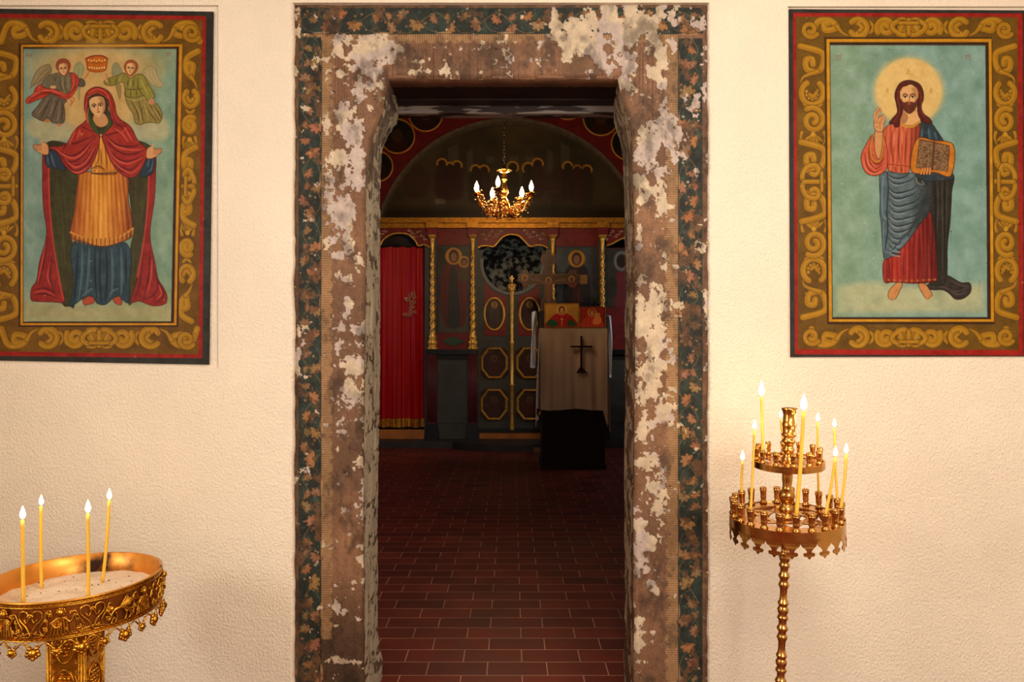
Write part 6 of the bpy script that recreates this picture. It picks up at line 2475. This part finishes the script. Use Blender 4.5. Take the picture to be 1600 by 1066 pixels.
mb.build('middle_stem', M['sbrass'], st)
mb = MB()
mb.lathe([(0, z1(500)), (36 * q, z1(500)), (36 * q, z1(490)), (24 * q, z1(482)), (30 * q, z1(470)), (31 * q, z1(455)), (24 * q, z1(440)), (20 * q, z1(430)), (27 * q, z1(418)), (32 * q, z1(408)), (25 * q, z1(398)), (24 * q, z1(380)), (36 * q, z1(366)), (30 * q, z1(352)), (22 * q, z1(346)), (38 * q, z1(336)), (38 * q, z1(328)), (31 * q, z1(320)), (32 * q, z1(290)), (37 * q, z1(274)), (32 * q, z1(266)), (31 * q, z1(225)), (36 * q, z1(208)), (41 * q, z1(198)), (41 * q, z1(192)), (30 * q, z1(190)), (26 * q, z1(200)), (25 * q, z1(240)), (0, z1(241))], (0, 0, 0), 24)
mb.build('top_socket', M['sbrass'], st)


def tier(name, R_, rin, zreal, th, fringe, rot, zp=0.0):
    m_ = MB()
    m_.lathe([(rin, zp - .006), (rin, zp - .001)], (0, 0, 0), 72)
    m_.lathe([(rin, zp - .001), (R_ - .0015, zp - .001)], (0, 0, 0), 72)
    m_.lathe([(rin, zp - .006), (R_ - .0015, zp - .006)], (0, 0, 0), 72)
    m_.lathe([(R_ - .0015, zp + .001), (R_ + .001, zp + .001)], (0, 0, 0), 72)
    m_.lathe([(R_ + .001, zp + .001), (R_ + .001, zp - th)], (0, 0, 0), 72)
    m_.lathe([(R_ - .0015, zp + .001), (R_ - .0015, zp - th)], (0, 0, 0), 72)
    m_.lathe([(R_ - .0015, zp - th), (R_ + .001, zp - th)], (0, 0, 0), 72)
    for k in range(6):          # crossing spokes
        a0 = 2 * PI * k / 6 + .3
        a1 = a0 + 2 * PI / 3
        p, r_ = Vector((rin * 1.02 * math.cos(a0), rin * 1.02 * math.sin(a0), zp - .004)), Vector((rin * 1.02 * math.cos(a1), rin * 1.02 * math.sin(a1), zp - .004))
        dd_ = (r_ - p).normalized()
        nn = Vector((-dd_.y, dd_.x, 0)) * .007
        z_ = Vector((0, 0, .0015))
        m_.add([p - nn - z_, p + nn - z_, p + nn + z_, p - nn + z_, r_ - nn - z_, r_ + nn - z_, r_ + nn + z_, r_ - nn + z_], [(0, 1, 2, 3), (4, 7, 6, 5), (0, 4, 5, 1), (1, 5, 6, 2), (2, 6, 7, 3), (3, 7, 4, 0)])
    m_.lathe([(.012, zp - .008), (.03, zp - .008), (.03, zp + .001), (.012, zp + .001)], (0, 0, 0), 20)
    o = m_.build(name, M['sbrass'], st, sharp=True)
    o.location = (0, 0, zreal)
    o.rotation_euler = rot
    if fringe:
        # pierced hanging band of trefoil drops: outline by columns
        m_ = MB()
        nt_ = 22
        per = 24
        vs = []
        fs = []
        depth = []
        Rr = R_ + .0012
        # one drop as a flat outline in (arc length, depth), triangulated as a fan
        L_ = 2 * PI * Rr / nt_
        out = [(-.5, 0), (-.5, .12), (-.42, .3), (-.25, .42), (-.14, .58), (-.17, .7), (-.30, .66), (-.36, .78), (-.28, .9), (-.14, .9), (-.07, 1.0), (0, 1.08),
               (.07, 1.0), (.14, .9), (.28, .9), (.36, .78), (.30, .66), (.17, .7), (.14, .58), (.25, .42), (.42, .3), (.5, .12), (.5, 0)]
        half = [p for p in out]
        Hh = .046
        for k in range(nt_):
            a_c = 2 * PI * (k + .5) / nt_
            # strips between mirrored points keep the shape concave-safe
            for i in range(11):
                pa, pb = out[i], out[i + 1]
                pc, pd = out[22 - i - 1], out[22 - i]
                quad = []
                for rr in (Rr, Rr - .0022):
                    for (u, v) in (pa, pb, pc, pd):
                        an = a_c + u * L_ / Rr
                        quad.append((rr * math.cos(an), rr * math.sin(an), zp - th - v * Hh + .001))
                m_.add(quad, [(0, 1, 2, 3), (4, 7, 6, 5), (0, 4, 5, 1), (2, 6, 7, 3)])
        m_.build('trefoil_fringe', M['sbrass'], o)
    return o


RL, RU = (.042, -.067, 0), (.055, -.060, 0)
tray = tier('lower_tier', .1615, .112, .848, .026, True, RL)
ring_ = tier('upper_tier', .1015, .064, 1.0155, .018, False, RU)


def cup(par_, ang, R_, zp, h):
    m_ = MB()
    r = .0115 * h / .05
    m_.lathe([(0, 0), (r * .95, 0), (r * 1.05, h * .05), (r * .72, h * .16), (r * .62, h * .2), (r * .78, h * .3), (r * .82, h * .42), (r * .74, h * .48), (r * .8, h * .55), (r * .84, h * .74), (r * .96, h * .8), (r * .98, h * .86), (r * .84, h * .9), (r * .98, h * .96), (r * .9, h), (r * .55, h), (r * .5, h * .8), (0, h * .78)],
             (R_ * math.cos(ang), R_ * math.sin(ang), zp), 14)
    o = m_.build('candle_cup', M['sbrass'], par_)
    return o


LOW = [-.052 + 2 * PI / 22 * k for k in range(22)]
UP = [.307 + 2 * PI / 12 * k for k in range(12)]
for a in LOW:
    cup(tray, a, .1505, 0, .050)
for a in UP:
    cup(ring_, a, .0896, 0, .039)


def cup_top(kind, bx, by):
    L_, z_, R_, h_, rot = (LOW, .848, .1505, .050, RL) if kind == 'l' else (UP, 1.0155, .0896, .039, RU)
    T_ = SM @ Matrix.Translation((0, 0, z_)) @ Matrix.Rotation(rot[1], 4, 'Y') @ Matrix.Rotation(rot[0], 4, 'X')
    best = None
    for a in L_:
        p = T_ @ Vector((R_ * math.cos(a), R_ * math.sin(a), h_ * .82))
        d = math.hypot(800 + F * p.x / p.y - bx, 533 + F * (CH - p.z) / p.y - by)
        if best is None or d < best[0]:
            best = (d, p)
    return best[1]


G2 = 'candles on the tiered brass stand'
for kind, deg, (tx, ty), r, fh, bend, lab in (
        ('u', (1193.5, 704), (1189.5, 621), .0042, .044, .001, 'yellow lit candle in the upper tier, front left, with a big flame'),
        ('l', (1246, 804), (1255.5, 644), .0056, .046, .002, 'thickest and longest yellow lit candle, front centre of the brass stand'),
        ('l', (1153.5, 772), (1160, 722), .0040, .032, -.001, 'yellow lit candle leaning at the far left of the lower tier'),
        ('l', (1175.5, 795), (1178.5, 673), .0038, .028, .001, 'slender lit candle in front left of the lower tier, passing the upper tier'),
        ('u', (1223, 691), (1219.5, 655), .0034, .024, 0, 'lit candle half hidden behind the top socket of the brass stand'),
        ('l', (1282, 768), (1277.5, 661), .0036, .027, -.001, 'slender lit candle at the back right, passing behind the upper tier'),
        ('l', (1309.5, 780), (1303.5, 670), .0036, .027, -.001, 'slender lit candle at the back right whose stick crosses behind a nearer one'),
        ('l', (1295, 799), (1305, 716), .0040, .029, .002, 'shorter lit candle front right of the lower tier leaning right'),
        ('l', (1309, 795), (1322, 711), .0042, .029, .003, 'lit candle at the far right of the lower tier leaning outwards')):
    b_ = cup_top(kind, *deg)
    tp = W(tx, ty, b_.y)
    candle(b_, tp, r, lab, fh, bend, G2, .10)

# ------------------------------------------------------------------ round gilt stand with sand
BX, BY, BR, BZ = -1.229, 1.985, .217, .710
bs = empty('sand_candle_stand', (BX, BY, 0), label='round ornate gilt candle stand filled with pale sand on a square post', cat='candle stand')
HB = .098
m_ = MB()
m_.lathe([(BR - .008, BZ - .07), (BR - .006, BZ), (BR - .0035, BZ + .001), (BR, BZ), (BR, BZ - .004), (BR - .005, BZ - .005), (BR - .006, BZ - HB + .004), (BR - .001, BZ - HB + .003), (BR, BZ - HB), (BR - .01, BZ - HB - .003), (.03, BZ - HB - .004)], (0, 0, 0), 96)
# soot-stained amber inside
m, N, L, b = nt('stained_amber_metal')
tc = N.new('ShaderNodeTexCoord')
no = N.new('ShaderNodeTexNoise')
no.inputs['Scale'].default_value = 9
no.inputs['Detail'].default_value = 6
L.new(tc.outputs['Object'], no.inputs['Vector'])
cr = N.new('ShaderNodeValToRGB')
cr.color_ramp.elements[0].position = .36
cr.color_ramp.elements[0].color = lin((50, 26, 12))
cr.color_ramp.elements[1].position = .5
cr.color_ramp.elements[1].color = lin((214, 142, 56))
L.new(no.outputs['Fac'], cr.inputs[0])
L.new(cr.outputs[0], b.inputs['Base Color'])
b.inputs['Metallic'].default_value = .6
b.inputs['Roughness'].default_value = .35
M['amber'] = m
bowl = m_.build('bowl', M['amber'], bs)


def cylp(ang, z, r=0.0):
    return Vector(((BR + r) * math.cos(ang), (BR + r) * math.sin(ang), z))


zt_, zb_ = BZ - .014, BZ - HB + .014
hm = (zt_ + zb_) / 2
hh = zt_ - zb_
m_ = MB()    # key pattern borders
for (za, zc) in ((BZ - .001, BZ - .014), (BZ - HB + .014, BZ - HB + .001)):
    m_.lathe([(BR - .001, za), (BR + .002, za), (BR + .002, za - .002), (BR, za - .0025), (BR, zc + .0025), (BR + .002, zc + .002), (BR + .002, zc), (BR - .001, zc)], (0, 0, 0), 96)
    nk = 108
    for k in range(nk):
        a = 2 * PI * k / nk
        da = 2 * PI / nk
        zc0, zc1 = zc + .003, za - .003
        for (u0, u1, v0, v1) in ((0, .12, 0, 1), (0, .8, .84, 1), (.68, .8, .3, 1), (.32, .8, .3, .44), (.32, .44, .3, .66), (0, 1, 0, .14)):
            p = [cylp(a + da * u, zc0 + (zc1 - zc0) * v, .0022) for u, v in ((u0, v0), (u1, v0), (u1, v1), (u0, v1))]
            pb = [cylp(a + da * u, zc0 + (zc1 - zc0) * v, -.0005) for u, v in ((u0, v0), (u1, v0), (u1, v1), (u0, v1))]
            m_.add(p + pb, [(0, 1, 2, 3), (0, 4, 5, 1), (1, 5, 6, 2), (2, 6, 7, 3), (3, 7, 4, 0)])
m_.build('key_border', M['goldrel'], bowl)

rnd = random.Random(3)


def relief(ang0, kind):
    """one openwork motif on the band; local (u, v) in metres, u along the rim"""
    m2 = MB()

    def p(u, v, o=.003):
        return cylp(ang0 + u / BR, hm + v, o)

    def tb(pts, r=.0022, sm_=True):
        P_ = spline(pts, 6) if sm_ else pts
        m2.tube([p(a[0], a[1], .003 if len(a) < 3 else a[2]) for a in P_], r, 6)

    def leafy(u, v, s, rot):
        for k in range(5):
            a = rot + (k - 2) * .62
            m2.ball(p(u + s * .6 * math.cos(a), v + s * .6 * math.sin(a), .004), s * .42, s * .3, s * .34, 7, 5)
        m2.ball(p(u, v, .005), s * .3, s * .3, s * .3, 6, 4)
    H2 = hh / 2
    if kind == 0:     # heart shaped scroll pair
        for s in (-1, 1):
            tb([(0, -H2), (s * .010, -H2 * .3), (s * .026, H2 * .25), (s * .024, H2 * .75), (s * .010, H2 * .8), (s * .004, H2 * .3), (s * .010, H2 * .0), (s * .015, H2 * .25)], .0026)
            tb([(s * .030, -H2), (s * .020, -H2 * .5), (s * .030, H2 * .1), (s * .038, H2 * .6), (s * .046, H2 * .5)], .0022)
            leafy(s * .032, -H2 * .55, .009, s * .6)
            leafy(s * .034, H2 * .05, .006, s * 1.6)
            leafy(s * .014, -H2 * .75, .006, s * 2.6)
        leafy(0, H2 * .45, .009, PI / 2)
        tb([(-.026, -H2 * .92), (0, -H2 * .72), (.026, -H2 * .92)], .002)
    elif kind == 1:   # little half figure among vines
        m2.ball(p(0, H2 * .62, .006), .0075, .0075, .009, 10, 7)
        m2.ball(p(0, H2 * .52, .0075), .004, .004, .005, 8, 5)
        for k in range(6):
            a = k * PI / 5
            m2.ball(p(.0085 * math.cos(a), H2 * .66 + .0085 * math.sin(a), .004), .003, n=6, m=4)
        for k in range(7):
            u = (k - 3) * .0052
            tb([(u * .5, H2 * .25), (u, 0), (u * 1.3, -H2 * .55), (u * 1.5, -H2)], .0026)
        tb([(-.008, H2 * .2, .005), (-.018, -H2 * .05, .007), (-.012, -H2 * .4, .008), (-.002, -H2 * .35, .009)], .003)
        tb([(.008, H2 * .2, .005), (.02, -H2 * .1, .007), (.026, H2 * .2, .007), (.03, H2 * .45, .007)], .003)
        for k in range(16):
            leafy(rnd.uniform(-.036, .036), rnd.uniform(-H2 * .8, H2 * .6), rnd.uniform(.004, .007), rnd.uniform(0, 6))
        tb([(-.038, -H2), (-.030, -H2 * .2), (-.036, H2 * .5), (-.024, H2 * .8), (-.02, H2 * .3)], .0022)
        tb([(.038, -H2), (.034, -H2 * .3), (.030, H2 * .2)], .0022)
    else:             # winged beast among vines
        tb([(-.03, -H2 * .7), (-.02, -H2 * .1), (-.004, H2 * .05), (.012, -H2 * .1), (.026, -H2 * .5), (.03, -H2 * .9)], .005)
        m2.ball(p(-.026, H2 * .15, .006), .008, .007, .008, 9, 6)
        m2.ball(p(-.034, H2 * .02, .006), .005, .004, .004, 7, 5)
        for k in range(6):
            tb([(-.006 + k * .003, -H2 * .0), (.004 + k * .006, H2 * .35), (.014 + k * .007, H2 * .75 - k * .004)], .0022)
        for u in (-.024, -.014, .012, .024):
            tb([(u, -H2 * .2), (u + .003, -H2 * .6), (u - .002, -H2)], .0028)
        for k in range(14):
            leafy(rnd.uniform(-.036, .036), rnd.uniform(-H2 * .8, H2 * .8), rnd.uniform(.004, .006), rnd.uniform(0, 6))
    m2.build('relief_motif', M['goldrel'], bowl)


NM = 20
for k in range(NM):
    relief(2 * PI * (k + .3) / NM, (0, 1, 0, 2, 1)[k % 5])
m_ = MB()
m_.lathe([(BR - .003, zt_ + .002), (BR - .003, zb_ - .002)], (0, 0, 0), 96)
m_.build('band_backing', M['redback'], bowl)

# hanging vine fringe
m_ = MB()
NF = 26
zf_ = BZ - HB - .002
pts = []
for k in range(NF * 8):
    a = 2 * PI * k / (NF * 8)
    ph = (k % 8) / 8
    pts.append(cylp(a, zf_ - .010 - .010 * math.cos(2 * PI * ph), .001))
m_.tube(pts, .0022, 6, True)
for k in range(NF):
    a = 2 * PI * k / NF
    for s in (-1, 1):
        m_.tube([cylp(a + s * .02, zf_ - .012, .001), cylp(a + s * .045, zf_ - .006, .003), cylp(a + s * .05, zf_ + .001, .001)], .0016, 5)
    c0 = cylp(a, zf_ - .024, .003)
    sc_ = 1.35 if k % 2 == 0 else .95
    for j in range(9):
        b_ = -PI / 2 + (j - 4) * .62
        rr = (.0085 if j % 2 else .0105) * sc_
        cc = c0 + Vector((-math.sin(a) * math.cos(b_) * rr, math.cos(a) * math.cos(b_) * rr, math.sin(b_) * rr))
        m_.ball(cc, .0042 * sc_, .0042 * sc_, .0045 * sc_, 7, 5)
    m_.ball(c0, .0085 * sc_, .0085 * sc_, .0085 * sc_, n=10, m=6)
m_.build('vine_fringe', M['goldrel'], bowl)

# sand
nr, na = 40, 120
vs = [(0, 0, BZ - .056)]
rs_ = BR - .007
for i in range(1, nr + 1):
    r = rs_ * i / nr
    for k in range(na):
        a = 2 * PI * k / na
        x, y = r * math.cos(a), r * math.sin(a)
        h_ = (float(fbm(np.array([x * 30.0]), np.array([y * 30.0]), 5, 3)[0]) - .5) * .010
        vs.append((x, y, BZ - .056 + h_))
fs = [(0, 1 + k, 1 + (k + 1) % na) for k in range(na)]
for i in range(nr - 1):
    for k in range(na):
        j = (k + 1) % na
        fs.append((1 + i * na + k, 1 + (i + 1) * na + k, 1 + (i + 1) * na + j, 1 + i * na + j))
m_ = MB()
m_.add(vs, fs, True)
sand = m_.build('sand', mat_plain('pale_sand', (226, 204, 178), .9, var=.12, vscale=160, bump=.9, bscale=260), bs)
m_ = MB()
for k in range(60):
    a, r = rnd.uniform(0, 6.28), rs_ * math.sqrt(rnd.random()) * .95
    m_.ball((r * math.cos(a), r * math.sin(a), BZ - .054), rnd.uniform(.0008, .0022), n=5, m=3)
o = m_.build('burnt_crumbs', M['wick'], sand)
o['kind'] = 'stuff'

# square post with grape relief
PW = .050
m_ = MB()
m_.box(-PW, PW, -PW, PW, .10, BZ - HB - .004)
m_.box(-PW - .02, PW + .02, -PW - .02, PW + .02, .06, .10)
m_.box(-PW - .09, PW + .09, -PW - .09, PW + .09, 0, .06)
m_.box(-PW - .015, PW + .015, -PW - .015, PW + .015, BZ - HB - .018, BZ - HB - .004)
post = m_.build('post', M['goldrel'], bs)
for face in range(4):
    m2 = MB()
    Rm = Matrix.Rotation(PI / 2 * face, 4, 'Z')

    def f3(u, z, o=.001):
        return Rm @ Vector((u, -PW - o, z))
    for s in (-1, 1):
        m2.tube([f3(s * (PW - .004), .1), f3(s * (PW - .004), BZ - HB - .02)], .003, 6)
        m2.tube([f3(s * (PW - .011), .1), f3(s * (PW - .011), BZ - HB - .02)], .0018, 6)
    zc = BZ - HB - .085
    kk = 0
    while zc > .14:
        ring_pts = [f3(.026 * math.cos(2 * PI * i / 28), zc + .043 * math.sin(2 * PI * i / 28)) for i in range(28)]
        m2.tube(ring_pts, .0028, 6, True)
        for (row, nn) in ((0, 3), (1, 4), (2, 3), (3, 2), (4, 1)):
            for i in range(nn):
                m2.ball(f3((i - (nn - 1) / 2) * .0115, zc + .020 - row * .0105, .001), .0055, n=9, m=6)
        for s in (-1, 1):
            m2.tube([f3(s * .004, zc + .03), f3(s * .014, zc + .036), f3(s * .02, zc + .026)], .002, 5)
            for i in range(5):
                a = i * 1.25
                m2.ball(f3(s * .034 + .004 * math.cos(a), zc + .038 + .004 * math.sin(a)), .0032, n=6, m=4)
                m2.ball(f3(s * .034 + .004 * math.cos(a), zc - .040 + .004 * math.sin(a)), .0032, n=6, m=4)
            m2.tube([f3(s * .030, zc + .03), f3(s * .036, zc), f3(s * .030, zc - .03)], .002, 5)
        zc -= .105
        kk += 1
    m2.build('grape_relief', M['goldrel'], post)
zs = BZ - .058
G1 = 'candles standing in the sand'
for (bx, by), (tx, ty), r, fh, bend, lab in (
        ((36.5, 944), (35, 814), .0050, .036, .0, 'lit yellow candle nearest the left edge of the photo, in front in the sand'),
        ((65, 921), (64, 792), .0047, .030, -.0015, 'lit yellow candle standing further back in the left half of the sand'),
        ((138, 936), (137, 804), .0048, .036, .001, 'lit yellow upright candle in front right of the sand'),
        ((160, 911), (170.5, 783), .0047, .032, .003, 'lit yellow candle leaning right, at the back right of the sand')):
    Yc = F * (CH - zs) / (by - 533)
    b_ = W(bx, by, Yc)
    tp = W(tx, ty, Yc)
    candle(b_, tp, r, lab, fh, bend, G1, .10)
